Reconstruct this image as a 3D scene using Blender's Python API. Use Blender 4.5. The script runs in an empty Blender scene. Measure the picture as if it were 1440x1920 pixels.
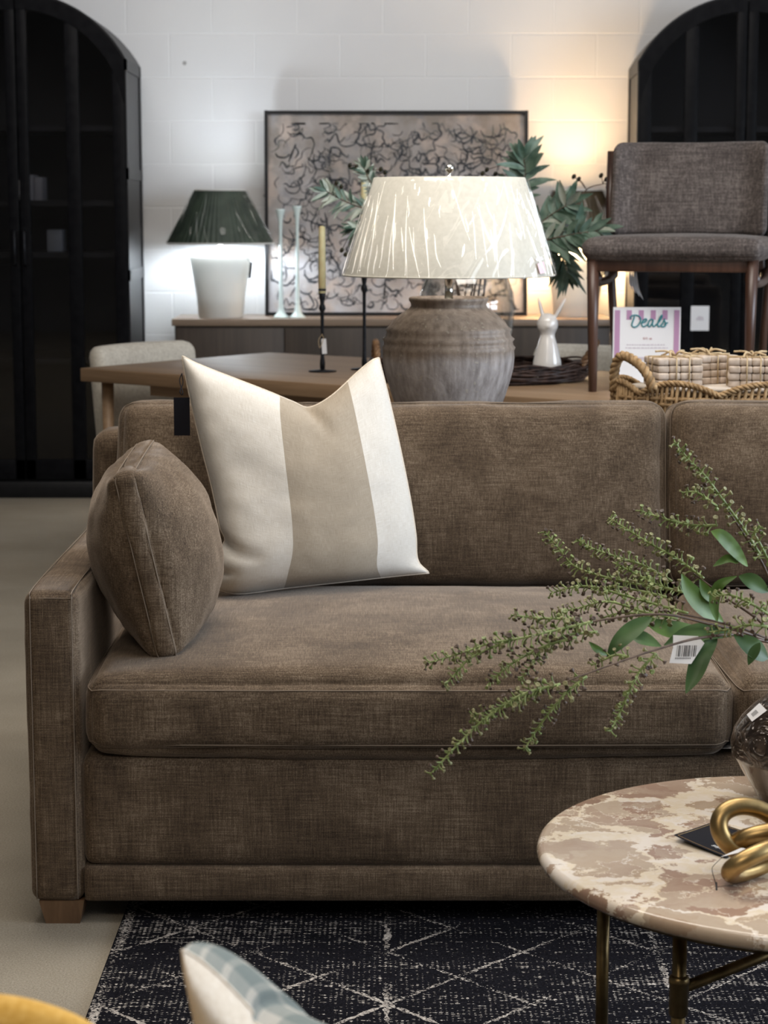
import bpy, bmesh, math, random
from mathutils import Vector, Matrix, noise, Euler
random.seed(7)
PI = math.pi
scn = bpy.context.scene
COL = scn.collection
V = Vector

# ------------------------------------------------------------------ camera
FPX, CAMZ = 3800.0, 1.28
TH = math.atan(560 / FPX)
CT, ST = math.cos(TH), math.sin(TH)
cd = bpy.data.cameras.new('camera')
cam = bpy.data.objects.new('camera', cd)
COL.objects.link(cam)
cam.location = (0, 0, CAMZ)
cam.rotation_euler = (PI / 2 - TH, 0, 0)
cd.sensor_fit = 'VERTICAL'
cd.sensor_height = 36.0
cd.lens = 36.0 * FPX / 1920.0
cd.clip_start = 0.05
cd.dof.use_dof = True
cd.dof.focus_distance = 3.45
cd.dof.aperture_fstop = 9.5
scn.camera = cam

def ray(px, py):
    a = (px - 720) / FPX
    b = (py - 960) / FPX
    return V((a, CT - b * ST, -(b * CT + ST)))
def atY(px, py, Y):
    d = ray(px, py)
    t = Y / d.y
    return V((d.x * t, Y, CAMZ + d.z * t))
def atZ(px, py, Z):
    d = ray(px, py)
    t = (Z - CAMZ) / d.z
    return V((d.x * t, d.y * t, Z))

# ------------------------------------------------------------------ materials
class NT:
    def __init__(s, name):
        s.m = bpy.data.materials.new(name)
        s.m.use_nodes = True
        s.t = s.m.node_tree
        s.t.nodes.clear()
        s.out = s.n('ShaderNodeOutputMaterial')
    def n(s, typ, **kw):
        x = s.t.nodes.new(typ)
        for k, v in kw.items():
            setattr(x, k, v)
        return x
    def l(s, a, b):
        s.t.links.new(a, b)
    def setin(s, sock, v):
        if isinstance(v, bpy.types.NodeSocket):
            s.l(v, sock)
        elif isinstance(v, (tuple, list)) and len(v) == 3 and sock.type == 'RGBA':
            sock.default_value = (*v, 1)
        else:
            sock.default_value = v
    def bsdf(s, color, rough=0.5, metal=0.0, **kw):
        p = s.n('ShaderNodeBsdfPrincipled')
        s.setin(p.inputs['Base Color'], color)
        s.setin(p.inputs['Roughness'], rough)
        s.setin(p.inputs['Metallic'], metal)
        for k, v in kw.items():
            s.setin(p.inputs[k.replace('_', ' ')], v)
        return p
    def surf(s, sh):
        s.l(sh.outputs[0] if hasattr(sh, 'outputs') else sh, s.out.inputs['Surface'])
        return s.m
    def coord(s, kind='Object', scale=(1, 1, 1), rot=(0, 0, 0), loc=(0, 0, 0)):
        c = s.n('ShaderNodeTexCoord')
        m = s.n('ShaderNodeMapping')
        s.l(c.outputs[kind], m.inputs['Vector'])
        m.inputs['Scale'].default_value = scale
        m.inputs['Rotation'].default_value = rot
        m.inputs['Location'].default_value = loc
        return m.outputs['Vector']
    def noise(s, vec, scale=5, detail=3, rough=0.5, dist=0.0):
        x = s.n('ShaderNodeTexNoise')
        s.l(vec, x.inputs['Vector'])
        x.inputs['Scale'].default_value = scale
        x.inputs['Detail'].default_value = detail
        x.inputs['Roughness'].default_value = rough
        x.inputs['Distortion'].default_value = dist
        return x.outputs['Fac']
    def ramp(s, fac, stops, interp='LINEAR'):
        r = s.n('ShaderNodeValToRGB')
        s.l(fac, r.inputs['Fac'])
        cr = r.color_ramp
        cr.interpolation = interp
        while len(cr.elements) < len(stops):
            cr.elements.new(0.5)
        for e, (p, c) in zip(cr.elements, stops):
            e.position = p
            e.color = (*c, 1) if len(c) == 3 else c
        return r.outputs['Color']
    def step(s, fac, a, b):
        return s.ramp(fac, [(a, (0, 0, 0)), (b, (1, 1, 1))])
    def math(s, op, a, b=0.0, c=None):
        x = s.n('ShaderNodeMath', operation=op)
        s.setin(x.inputs[0], a)
        s.setin(x.inputs[1], b)
        if c is not None:
            s.setin(x.inputs[2], c)
        return x.outputs[0]
    def mix(s, fac, a, b, blend='MIX'):
        x = s.n('ShaderNodeMix', data_type='RGBA', blend_type=blend)
        s.setin(x.inputs[0], fac)
        s.setin(x.inputs[6], a)
        s.setin(x.inputs[7], b)
        return x.outputs[2]
    def sep(s, vec):
        x = s.n('ShaderNodeSeparateXYZ')
        s.l(vec, x.inputs[0])
        return x.outputs
    def bump(s, h, strength=0.3, dist=0.01):
        b = s.n('ShaderNodeBump')
        b.inputs['Strength'].default_value = strength
        b.inputs['Distance'].default_value = dist
        s.l(h, b.inputs['Height'])
        return b.outputs['Normal']

def plain(name, col, rough=0.5, metal=0.0, **kw):
    t = NT(name)
    return t.surf(t.bsdf(col, rough, metal, **kw))

def mottled(name, c1, c2, scale=20, rough=0.5, metal=0.0, bump=0.0, stretch=(1, 1, 1), detail=4, lo=0.35, hi=0.65, **kw):
    t = NT(name)
    f = t.noise(t.coord(scale=stretch), scale, detail)
    p = t.bsdf(t.ramp(f, [(lo, c1), (hi, c2)]), rough, metal, **kw)
    if bump:
        t.l(t.bump(f, bump, 0.005), p.inputs['Normal'])
    return t.surf(p)

def weave_mat(name, dark, mid, light, fine=330, streak=9, sheen=0.35, sheen_tint=(0.75, 0.66, 0.58), big=0.25, rough=0.85):
    """woven upholstery: slubs running along each axis, a broad mottle, soft sheen"""
    t = NT(name)
    a = t.noise(t.coord(scale=(streak, fine, fine)), 1, 2)
    b = t.noise(t.coord(scale=(fine, fine, streak)), 1, 2)
    c = t.noise(t.coord(scale=(fine, streak, fine)), 1, 2)
    g = t.noise(t.coord(), 8, 4, 0.6, 0.5)
    s1 = t.math('ADD', t.math('ADD', a, b), c)
    h = t.math('MULTIPLY', s1, 1 / 3)
    f = t.math('ADD', t.math('MULTIPLY', h, 1.0 - big), t.math('MULTIPLY', g, big))
    col = t.ramp(f, [(0.36, dark), (0.5, mid), (0.66, light)])
    p = t.bsdf(col, rough)
    p.inputs['Sheen Weight'].default_value = sheen
    p.inputs['Sheen Roughness'].default_value = 0.4
    p.inputs['Sheen Tint'].default_value = (*sheen_tint, 1)
    p.inputs['Specular IOR Level'].default_value = 0.15
    t.l(t.bump(h, 0.25, 0.003), p.inputs['Normal'])
    return t.surf(p)

def wood_mat(name, c1, c2, axis=0, scale=6, rough=0.45, fine=60):
    t = NT(name)
    st = [fine, fine, fine]
    st[axis] = 2.5
    v = t.coord(scale=tuple(st))
    f = t.noise(v, 1, 4, 0.6, 0.3)
    st2 = [scale * 2, scale * 2, scale * 2]
    st2[axis] = 0.8
    g = t.noise(t.coord(scale=tuple(st2)), 1, 2)
    h = t.math('ADD', t.math('MULTIPLY', f, 0.55), t.math('MULTIPLY', g, 0.45))
    p = t.bsdf(t.ramp(h, [(0.36, c1), (0.64, c2)]), rough)
    t.l(t.bump(f, 0.08, 0.002), p.inputs['Normal'])
    return t.surf(p)

def clear_mat(name, tint=(1, 1, 1), refl=0.06, rough=0.02, bump=None, edge=0.5):
    """thin clear sheet: see-through with mirror glints"""
    t = NT(name)
    tr = t.n('ShaderNodeBsdfTransparent')
    tr.inputs['Color'].default_value = (*tint, 1)
    gl = t.n('ShaderNodeBsdfGlossy')
    gl.inputs['Roughness'].default_value = rough
    lw = t.n('ShaderNodeLayerWeight')
    lw.inputs['Blend'].default_value = 0.25
    f = t.math('ADD', t.math('MULTIPLY', lw.outputs['Facing'], edge), refl)
    mx = t.n('ShaderNodeMixShader')
    t.l(f, mx.inputs[0])
    t.l(tr.outputs[0], mx.inputs[1])
    t.l(gl.outputs[0], mx.inputs[2])
    if bump:
        nn = bump(t)
        t.l(nn, gl.inputs['Normal'])
        t.l(nn, lw.inputs['Normal'])
    return t.surf(mx)

M = {}
M['sofa'] = weave_mat('brown_chenille', (0.034, 0.0225, 0.0150), (0.102, 0.071, 0.046), (0.255, 0.194, 0.138), sheen=0.34, sheen_tint=(0.84, 0.71, 0.60), streak=19, fine=460, big=0.30)
M['sofa_pipe'] = plain('brown_piping', (0.17, 0.128, 0.092), 0.8)
M['sofa_under'] = plain('black_underlining', (0.012, 0.011, 0.010), 0.9)
M['chair_fab'] = weave_mat('grey_brown_tweed', (0.040, 0.033, 0.031), (0.088, 0.073, 0.068), (0.19, 0.162, 0.148), fine=170, streak=14, sheen=0.15)
M['cream_fab'] = weave_mat('cream_boucle', (0.46, 0.42, 0.36), (0.58, 0.54, 0.47), (0.70, 0.66, 0.58), fine=120, streak=60, sheen=0.15)
M['foot'] = wood_mat('oak_foot_wood', (0.10, 0.055, 0.028), (0.19, 0.11, 0.06), 2)
M['table_wood'] = wood_mat('oak_table_wood', (0.20, 0.124, 0.068), (0.32, 0.208, 0.122), 0, 5, 0.5)
M['chair_wood'] = wood_mat('walnut_wood', (0.035, 0.016, 0.011), (0.085, 0.042, 0.028), 2, 6, 0.35)
M['light_wood'] = wood_mat('honey_wood', (0.26, 0.15, 0.07), (0.40, 0.25, 0.13), 2)
M['side_wood'] = wood_mat('smoked_oak', (0.024, 0.016, 0.011), (0.052, 0.036, 0.026), 2, 4, 0.5)
M['side_top'] = wood_mat('smoked_oak_top', (0.15, 0.105, 0.075), (0.24, 0.175, 0.125), 0, 4, 0.45)
M['console_wood'] = wood_mat('dark_console_wood', (0.06, 0.04, 0.028), (0.12, 0.08, 0.05), 0)
M['black_wood'] = mottled('black_painted_wood', (0.005, 0.005, 0.006), (0.008, 0.008, 0.009), 30, 0.42, Specular_IOR_Level=0.3)
M['black_shaded'] = mottled('black_paint_shaded', (0.004, 0.004, 0.005), (0.007, 0.007, 0.008), 30, 0.4, Specular_IOR_Level=0.06)  # body paint again, darker and duller: the dim room side put into it
M['black_inner'] = plain('black_cabinet_inside', (0.006, 0.006, 0.006), 0.7)
M['black_metal'] = mottled('black_iron', (0.010, 0.011, 0.014), (0.024, 0.025, 0.03), 60, 0.45, 0.6)
M['black_card'] = plain('black_card', (0.010, 0.010, 0.014), 0.6, Specular_IOR_Level=0.12)
M['brass'] = mottled('aged_brass', (0.12, 0.085, 0.04), (0.25, 0.18, 0.085), 25, 0.32, 1.0)
M['gold'] = mottled('brushed_gold', (0.27, 0.180, 0.075), (0.45, 0.315, 0.140), 30, 0.38, 1.0, stretch=(1, 1, 1), detail=6)
M['chrome'] = plain('polished_nickel', (0.75, 0.73, 0.68), 0.12, 1.0)
M['paper'] = plain('white_paper', (0.78, 0.78, 0.80), 0.6)
M['ink'] = plain('black_ink', (0.02, 0.02, 0.025), 0.6)
M['gold_ink'] = plain('gold_foil', (0.55, 0.36, 0.16), 0.4, 0.6)
M['white_ink'] = plain('white_ink', (0.8, 0.8, 0.8), 0.6)
M['pink'] = plain('mauve_print', (0.46, 0.26, 0.42), 0.6)
M['teal'] = plain('teal_print', (0.03, 0.22, 0.26), 0.6)
M['grey_ink'] = plain('pale_grey_print', (0.55, 0.50, 0.56), 0.6)
M['red_ink'] = plain('brick_red_print', (0.45, 0.20, 0.22), 0.6)
M['pink_label'] = plain('pink_sticker', (0.80, 0.58, 0.62), 0.5)
M['ceramic'] = plain('white_glaze', (0.80, 0.77, 0.74), 0.12, 0, Coat_Weight=0.5)
M['lamp_ceramic'] = plain('matte_white_ceramic', (0.66, 0.66, 0.63), 0.55)
M['lining'] = plain('white_shade_lining', (0.78, 0.77, 0.74), 0.7)
M['candle'] = mottled('ivory_wax', (0.66, 0.57, 0.31), (0.74, 0.66, 0.38), 30, 0.5, Subsurface_Weight=0.15)
M['milk'] = plain('milk_glass', (0.62, 0.72, 0.71), 0.2)
M['cord'] = plain('twine', (0.23, 0.17, 0.11), 0.9)
M['shade_cream'] = mottled('cream_linen_shade', (0.515, 0.492, 0.428), (0.565, 0.542, 0.477), 90, 0.75)

def stripes_mat():
    t = NT('striped_linen')
    uv = t.coord('UV')
    x = t.sep(uv)[0]
    w = t.noise(t.coord('UV', scale=(520, 26, 1)), 1, 2)
    w2 = t.noise(t.coord('UV', scale=(26, 520, 1)), 1, 2)
    g = t.noise(t.coord('UV'), 6, 2)
    h = t.math('MULTIPLY', t.math('ADD', w, w2), 0.5)
    inb = t.math('MULTIPLY', t.math('GREATER_THAN', x, 0.385), t.math('LESS_THAN', x, 0.735))
    cr = t.ramp(h, [(0.30, (0.55, 0.50, 0.43)), (0.70, (0.72, 0.69, 0.64))])
    bn = t.ramp(h, [(0.30, (0.285, 0.235, 0.175)), (0.70, (0.42, 0.36, 0.285))])
    p = t.bsdf(t.mix(inb, cr, bn), 0.9)
    p.inputs['Sheen Weight'].default_value = 0.15
    p.inputs['Specular IOR Level'].default_value = 0.1
    t.l(t.bump(h, 0.25, 0.002), p.inputs['Normal'])
    return t.surf(p)
M['stripe'] = stripes_mat()
M['linen'] = weave_mat('ivory_linen', (0.62, 0.53, 0.43), (0.72, 0.63, 0.52), (0.80, 0.72, 0.62), fine=260, streak=40, sheen=0.1)
M['mustard'] = weave_mat('mustard_velvet', (0.50, 0.28, 0.05), (0.62, 0.36, 0.08), (0.72, 0.45, 0.13), fine=200, streak=60, sheen=0.2)
M['bench_fab'] = weave_mat('grey_bench_cloth', (0.12, 0.12, 0.12), (0.18, 0.18, 0.18), (0.25, 0.25, 0.25))

def gingham_mat():
    t = NT('blue_grey_check')
    o = t.sep(t.coord('UV'))
    sx = t.math('GREATER_THAN', t.math('FRACT', t.math('MULTIPLY', o[0], 8.0)), 0.74)
    sy = t.math('GREATER_THAN', t.math('FRACT', t.math('MULTIPLY', o[1], 8.0)), 0.74)
    w = t.noise(t.coord('UV', scale=(300, 30, 1)), 1, 2)
    f = t.math('MULTIPLY', t.math('ADD', sx, sy), 0.5)
    f = t.math('ADD', f, t.math('MULTIPLY', t.math('SUBTRACT', w, 0.5), 0.5))
    c = t.ramp(f, [(0.0, (0.165, 0.190, 0.178)), (0.5, (0.25, 0.26, 0.235)), (1.0, (0.42, 0.39, 0.34))])
    return t.surf(t.bsdf(c, 0.9))
M['gingham'] = gingham_mat()

def wall_mat():
    t = NT('painted_concrete_block')
    c = t.n('ShaderNodeTexCoord')
    mp = t.n('ShaderNodeMapping')
    mp.inputs['Rotation'].default_value = (PI / 2, 0, 0)
    mp.inputs['Location'].default_value = (0.016, 0.086, 0)
    t.l(c.outputs['Object'], mp.inputs['Vector'])
    sp = t.sep(c.outputs['Object'])
    cb = t.n('ShaderNodeCombineXYZ')
    t.l(t.math('ADD', sp[0], 4.064 + 0.005), cb.inputs[0])
    t.l(t.math('ADD', sp[2], 0.1125), cb.inputs[1])
    b = t.n('ShaderNodeTexBrick')
    t.l(cb.outputs[0], b.inputs['Vector'])
    b.offset = 0.5
    b.inputs['Scale'].default_value = 1.0
    b.inputs['Brick Width'].default_value = 0.4064
    b.inputs['Row Height'].default_value = 0.2032
    b.inputs['Mortar Size'].default_value = 0.005
    b.inputs['Mortar Smooth'].default_value = 0.6
    n1 = t.noise(t.coord(), 1.3, 3)
    n2 = t.noise(t.coord(), 120, 3)
    base = t.ramp(n1, [(0.3, (0.60, 0.595, 0.60)), (0.7, (0.66, 0.655, 0.65))])
    col = t.mix(t.math('MULTIPLY', b.outputs['Fac'], 0.30), base, (0.84, 0.84, 0.84))
    # small old screw holes in the paint
    vo = t.n('ShaderNodeTexVoronoi')
    t.l(t.coord(), vo.inputs['Vector'])
    vo.inputs['Scale'].default_value = 2.2
    hole = t.math('LESS_THAN', vo.outputs['Distance'], 0.022)
    col = t.mix(t.math('MULTIPLY', hole, 0.75), col, (0.18, 0.17, 0.16))
    p = t.bsdf(col, 0.6)
    h = t.math('ADD', t.math('MULTIPLY', b.outputs['Fac'], -1.0), t.math('MULTIPLY', n2, 0.25))
    t.l(t.bump(h, 0.45, 0.004), p.inputs['Normal'])
    return t.surf(p)
M['wall'] = wall_mat()

def carpet_mat():
    t = NT('grey_beige_carpet')
    a = t.noise(t.coord(), 260, 4, 0.7)
    b = t.noise(t.coord(), 3, 3)
    f = t.math('ADD', t.math('MULTIPLY', a, 0.7), t.math('MULTIPLY', b, 0.3))
    p = t.bsdf(t.ramp(f, [(0.30, (0.19, 0.163, 0.126)), (0.52, (0.30, 0.265, 0.211)), (0.72, (0.41, 0.368, 0.300))]), 0.95)
    p.inputs['Specular IOR Level'].default_value = 0.05
    t.l(t.bump(a, 0.5, 0.006), p.inputs['Normal'])
    return t.surf(p)
M['carpet'] = carpet_mat()

def rug_mat():
    t = NT('navy_distressed_rug')
    o = t.sep(t.coord())
    x, y = o[0], o[1]
    # broken weft dashes
    n1 = t.noise(t.coord(scale=(48, 300, 1)), 1, 2, 0.6)
    n2 = t.noise(t.coord(scale=(1.6, 9, 1)), 1, 3)
    n3 = t.noise(t.coord(scale=(380, 380, 1)), 1, 1)
    n5 = t.noise(t.coord(scale=(0.7, 60, 1)), 1, 2)
    grid = t.math('SINE', t.math('MULTIPLY', x, 700))
    d = t.math('ADD', n1, t.math('MULTIPLY', t.math('SUBTRACT', n2, 0.5), 0.42))
    d = t.math('ADD', d, t.math('MULTIPLY', t.math('SUBTRACT', n5, 0.5), 0.40))
    d = t.math('ADD', d, t.math('MULTIPLY', grid, 0.060))
    d = t.math('ADD', d, t.math('MULTIPLY', t.math('SUBTRACT', n3, 0.5), 0.25))
    dash = t.step(d, 0.652, 0.682)
    # woven lattice of diagonals
    P = 0.2355
    wob = t.math('MULTIPLY', t.math('SUBTRACT', t.noise(t.coord(), 60, 2), 0.5), 0.02)
    def lines(e, off, per, half):
        f = t.math('FRACT', t.math('ADD', t.math('DIVIDE', t.math('ADD', e, off), per), 0.5))
        dist = t.math('MULTIPLY', t.math('ABSOLUTE', t.math('SUBTRACT', f, 0.5)), per)
        return t.math('LESS_THAN', t.math('ADD', dist, wob), half)
    la = lines(t.math('ADD', x, y), -3.385, P, 0.0050)
    lb = lines(t.math('SUBTRACT', y, x), -3.373, P, 0.0050)
    lc = lines(x, -0.005, P * 2, 0.0050)
    edge = t.math('LESS_THAN', t.math('ABSOLUTE', t.math('ADD', x, 0.464)), 0.007)
    L = t.math('MAXIMUM', t.math('MAXIMUM', la, lb), t.math('MAXIMUM', lc, edge))
    brk = t.step(t.math('ADD', t.noise(t.coord(scale=(170, 240, 1)), 1, 2), t.math('MULTIPLY', t.math('SUBTRACT', t.noise(t.coord(), 5, 2), 0.5), 0.9)), 0.54, 0.60)
    L = t.math('MULTIPLY', L, brk)
    m = t.math('MAXIMUM', L, dash)
    base = t.ramp(t.noise(t.coord(), 300, 3), [(0.3, (0.003, 0.003, 0.0045)), (0.7, (0.012, 0.012, 0.017))])
    lt = t.ramp(t.noise(t.coord(), 90, 2), [(0.3, (0.30, 0.27, 0.25)), (0.7, (0.58, 0.54, 0.50))])
    p = t.bsdf(t.mix(m, base, lt), 0.95)
    p.inputs['Specular IOR Level'].default_value = 0.05
    t.l(t.bump(t.math('ADD', m, n3), 0.4, 0.003), p.inputs['Normal'])
    return t.surf(p)
M['rug'] = rug_mat()

def marble_mat():
    t = NT('breccia_marble')
    v = t.coord()
    dn = t.n('ShaderNodeTexNoise')
    t.l(v, dn.inputs['Vector'])
    dn.inputs['Scale'].default_value = 9
    dn.inputs['Detail'].default_value = 6
    dn.inputs['Roughness'].default_value = 0.65
    mx = t.n('ShaderNodeMix', data_type='VECTOR')
    mx.inputs[0].default_value = 0.16
    t.l(v, mx.inputs[4])
    t.l(dn.outputs['Color'], mx.inputs[5])
    vec = mx.outputs[1]
    def vor(scale, feat):
        x = t.n('ShaderNodeTexVoronoi', feature=feat)
        t.l(vec, x.inputs['Vector'])
        x.inputs['Scale'].default_value = scale
        return x
    e1 = vor(8.5, 'DISTANCE_TO_EDGE').outputs['Distance']
    e2 = vor(24, 'DISTANCE_TO_EDGE').outputs['Distance']
    c1 = vor(8.5, 'F1').outputs['Color']
    c2 = vor(24, 'F1').outputs['Color']
    k1 = t.sep(c1)[0]
    k2 = t.sep(c2)[0]
    kk = t.math('ADD', t.math('MULTIPLY', k1, 0.55), t.math('MULTIPLY', k2, 0.32))
    kk = t.math('ADD', kk, t.math('MULTIPLY', t.noise(vec, 22, 5, 0.6), 0.3))
    stone = t.ramp(kk, [(0.22, (0.27, 0.172, 0.122)), (0.40, (0.41, 0.305, 0.215)), (0.58, (0.47, 0.375, 0.285)), (0.80, (0.33, 0.215, 0.16))])
    cream = t.ramp(t.noise(vec, 16, 4), [(0.35, (0.76, 0.68, 0.60)), (0.52, (0.70, 0.59, 0.44)), (0.60, (0.75, 0.675, 0.60)), (0.8, (0.66, 0.605, 0.555))])
    band = t.noise(t.coord(scale=(1.2, 1.2, 1)), 4.5, 2)
    wid = t.math('MULTIPLY_ADD', t.step(band, 0.40, 0.68), 0.17, 0.03)
    vein1 = t.math('SUBTRACT', 1.0, t.math('SMOOTH_MIN', t.math('DIVIDE', e1, wid), 1.0, 0.1))
    vein1 = t.step(vein1, 0.12, 0.30)
    veins = t.math('MULTIPLY', t.math('LESS_THAN', e2, 0.022), t.step(t.noise(vec, 10, 2), 0.44, 0.52))
    ring = t.math('MULTIPLY', t.step(t.math('SUBTRACT', 1.0, t.math('SMOOTH_MIN', t.math('DIVIDE', e1, wid), 1.0, 0.1)), 0.0, 0.10), t.step(t.noise(vec, 7, 2), 0.45, 0.6))
    col = t.mix(t.math('MULTIPLY', ring, 0.55), stone, (0.46, 0.31, 0.16))
    col = t.mix(t.math('MAXIMUM', vein1, t.math('MULTIPLY', veins, 0.8)), col, cream)
    p = t.bsdf(col, 0.16)
    p.inputs['Specular IOR Level'].default_value = 0.45
    return t.surf(p)
M['marble'] = marble_mat()

def jar_mat():
    t = NT('weathered_terracotta')
    v = t.coord()
    z = t.sep(v)[2]
    n = t.noise(v, 14, 5, 0.6)
    n2 = t.noise(t.coord(scale=(60, 60, 10)), 1, 4, 0.6)
    n3 = t.noise(v, 90, 3)
    zz = t.math('ADD', z, t.math('MULTIPLY', t.math('SUBTRACT', n, 0.5), 0.06))
    f = t.math('MULTIPLY_ADD', zz, 8.5, -1.05)
    up = t.ramp(n2, [(0.3, (0.175, 0.130, 0.098)), (0.7, (0.35, 0.275, 0.215))])
    lo = t.ramp(n2, [(0.3, (0.215, 0.185, 0.170)), (0.7, (0.46, 0.415, 0.395))])  # paler grey below: weathering plus cool side light put into the colour
    col = t.mix(t.step(f, 0.35, 0.6), lo, up)
    spk = t.math('MULTIPLY', t.math('GREATER_THAN', n3, 0.66), 0.55)
    col = t.mix(spk, col, (0.42, 0.37, 0.29))
    p = t.bsdf(col, t.math('MULTIPLY_ADD', n, 0.3, 0.38))
    t.l(t.bump(t.math('ADD', n2, n3), 0.25, 0.004), p.inputs['Normal'])
    return t.surf(p)
M['jar'] = jar_mat()

def canvas_mat():
    t = NT('smudged_canvas')
    v = t.coord()
    z = t.sep(v)[2]
    a = t.math('ADD', t.noise(v, 4, 4, 0.6), t.math('MULTIPLY', t.math('SUBTRACT', 0.42, z), 0.30))
    b = t.noise(v, 13, 4, 0.6)
    c = t.noise(v, 7, 3)
    base = t.ramp(a, [(0.3, (0.23, 0.20, 0.175)), (0.5, (0.34, 0.31, 0.295)), (0.7, (0.46, 0.45, 0.47))])
    base = t.mix(t.step(c, 0.52, 0.64), base, (0.42, 0.345, 0.30))
    sm = t.math('MULTIPLY', t.step(b, 0.54, 0.70), 0.60)
    xx = t.sep(v)[0]
    for bx0, bz0, br, k in ((0.535, 0.815, 0.075, 0.75), (-0.27, 0.555, 0.11, 0.55), (-0.36, 0.72, 0.05, 0.5)):
        dx = t.math('POWER', t.math('DIVIDE', t.math('SUBTRACT', xx, bx0), br), 2.0)
        dz = t.math('POWER', t.math('DIVIDE', t.math('SUBTRACT', z, bz0), br * 0.8), 2.0)
        q = t.math('SUBTRACT', 1.0, t.math('ADD', t.math('ADD', dx, dz), t.math('MULTIPLY', t.math('SUBTRACT', b, 0.5), 1.6)))
        sm = t.math('MAXIMUM', sm, t.math('MULTIPLY', t.step(q, 0.0, 0.9), k))
    col = t.mix(sm, base, (0.20, 0.20, 0.215))
    return t.surf(t.bsdf(col, 0.8))
M['canvas'] = canvas_mat()
M['charcoal'] = mottled('charcoal_stroke', (0.022, 0.024, 0.028), (0.080, 0.085, 0.095), 40, 0.9)

def pleat_mat(name, c1, c2):
    t = NT(name)
    a = t.noise(t.coord(), 14, 3)
    p = t.bsdf(t.ramp(a, [(0.35, c1), (0.65, c2)]), 0.5)
    p.inputs['Specular IOR Level'].default_value = 0.4
    return t.surf(p)
M['green_shade'] = pleat_mat('dark_green_pleats', (0.020, 0.033, 0.024), (0.045, 0.065, 0.046))
M['warm_tinted_shade'] = pleat_mat('warm_tinted_pleats', (0.040, 0.028, 0.014), (0.075, 0.054, 0.027))  # the green pleats again, with the bulb's warm light put into the colour

def wrap_bump(t):
    # creased cellophane: long diagonal ridges
    v = t.coord(scale=(1, 1, 0.45), rot=(0, 0.35, 0))
    n = t.noise(v, 16, 2, 0.5, 0.6)
    r = t.math('ABSOLUTE', t.math('SUBTRACT', n, 0.5))
    v2 = t.coord(scale=(1, 1, 0.3), rot=(0, -0.2, 0.6))
    n2 = t.noise(v2, 9, 2, 0.5, 0.4)
    r2 = t.math('ABSOLUTE', t.math('SUBTRACT', n2, 0.5))
    return t.bump(t.math('ADD', t.math('POWER', r, 0.6), t.math('POWER', r2, 0.6)), 0.9, 0.02)
def film_mat(name, trans, refl, rough, edge):
    """clear film: lets nearly everything through and adds glints on top"""
    t = NT(name)
    tr = t.n('ShaderNodeBsdfTransparent')
    tr.inputs['Color'].default_value = (trans, trans, trans, 1)
    gl = t.n('ShaderNodeBsdfGlossy')
    gl.inputs['Roughness'].default_value = rough
    lw = t.n('ShaderNodeLayerWeight')
    lw.inputs['Blend'].default_value = 0.25
    f = t.math('ADD', t.math('MULTIPLY', lw.outputs['Facing'], edge), refl)
    cc = t.n('ShaderNodeCombineColor')
    for i in range(3):
        t.l(f, cc.inputs[i])
    t.l(cc.outputs[0], gl.inputs['Color'])
    ad = t.n('ShaderNodeAddShader')
    t.l(tr.outputs[0], ad.inputs[0])
    t.l(gl.outputs[0], ad.inputs[1])
    return t.surf(ad)
M['wrap'] = clear_mat('cellophane', (0.985, 0.985, 0.985), 0.012, 0.06, None, 0.22)
M['wrap_fold'] = film_mat('cellophane_fold', 0.95, 0.30, 0.16, 0.3)
M['glass'] = clear_mat('clear_glass', (0.94, 0.95, 0.95), 0.03, 0.02, None, 0.6)
M['pane'] = clear_mat('cabinet_pane', (0.80, 0.80, 0.82), 0.035, 0.02, None, 0.12)

def glaze_mat():
    t = NT('bronze_glaze')
    v = t.coord()
    n = t.noise(t.coord(scale=(1, 1, 1.2)), 34, 2, 0.5, 1.0)
    z = t.sep(v)[2]
    up = t.ramp(n, [(0.35, (0.022, 0.013, 0.008)), (0.7, (0.085, 0.058, 0.040))])
    lo = t.ramp(t.noise(t.coord(scale=(3, 3, 1)), 5, 3), [(0.3, (0.05, 0.035, 0.026)), (0.7, (0.24, 0.195, 0.155))])
    f = t.step(z, 0.0665, 0.0685)
    p = t.bsdf(t.mix(f, lo, up), 0.12)
    p.inputs['Metallic'].default_value = 0.35
    p.inputs['Coat Weight'].default_value = 0.6
    p.inputs['Coat Roughness'].default_value = 0.05
    r = t.math('POWER', t.math('ABSOLUTE', t.math('SUBTRACT', n, 0.5)), 0.5)
    t.l(t.bump(t.math('MULTIPLY', r, f), 0.9, 0.012), p.inputs['Normal'])
    return t.surf(p)
M['glaze'] = glaze_mat()
def leaf_mat(name, c1, c2, scale=40, rough=0.45):
    t = NT(name)
    f = t.noise(t.coord(), scale, 2)
    p = t.bsdf(t.ramp(f, [(0.35, c1), (0.65, c2)]), rough)
    p.inputs['Subsurface Weight'].default_value = 0.0
    p.inputs['Specular IOR Level'].default_value = 0.35
    return t.surf(p)
M['leaf'] = leaf_mat('green_leaf', (0.070, 0.140, 0.026), (0.155, 0.255, 0.062), 18)
M['leaf_dark'] = leaf_mat('dark_green_leaf', (0.030, 0.075, 0.022), (0.080, 0.150, 0.045), 18)
M['spike'] = leaf_mat('spike_stalk_green', (0.15, 0.20, 0.060), (0.29, 0.35, 0.135), 90)
M['pod'] = leaf_mat('pod_olive', (0.17, 0.155, 0.07), (0.33, 0.325, 0.165), 120)
M['pod_brown'] = leaf_mat('pod_brown', (0.060, 0.040, 0.030), (0.15, 0.105, 0.08), 120)
M['twig'] = leaf_mat('brown_twig', (0.055, 0.033, 0.022), (0.12, 0.075, 0.05), 60)
M['olive_leaf'] = leaf_mat('silver_green_leaf', (0.045, 0.085, 0.058), (0.145, 0.205, 0.155), 22)
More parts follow.
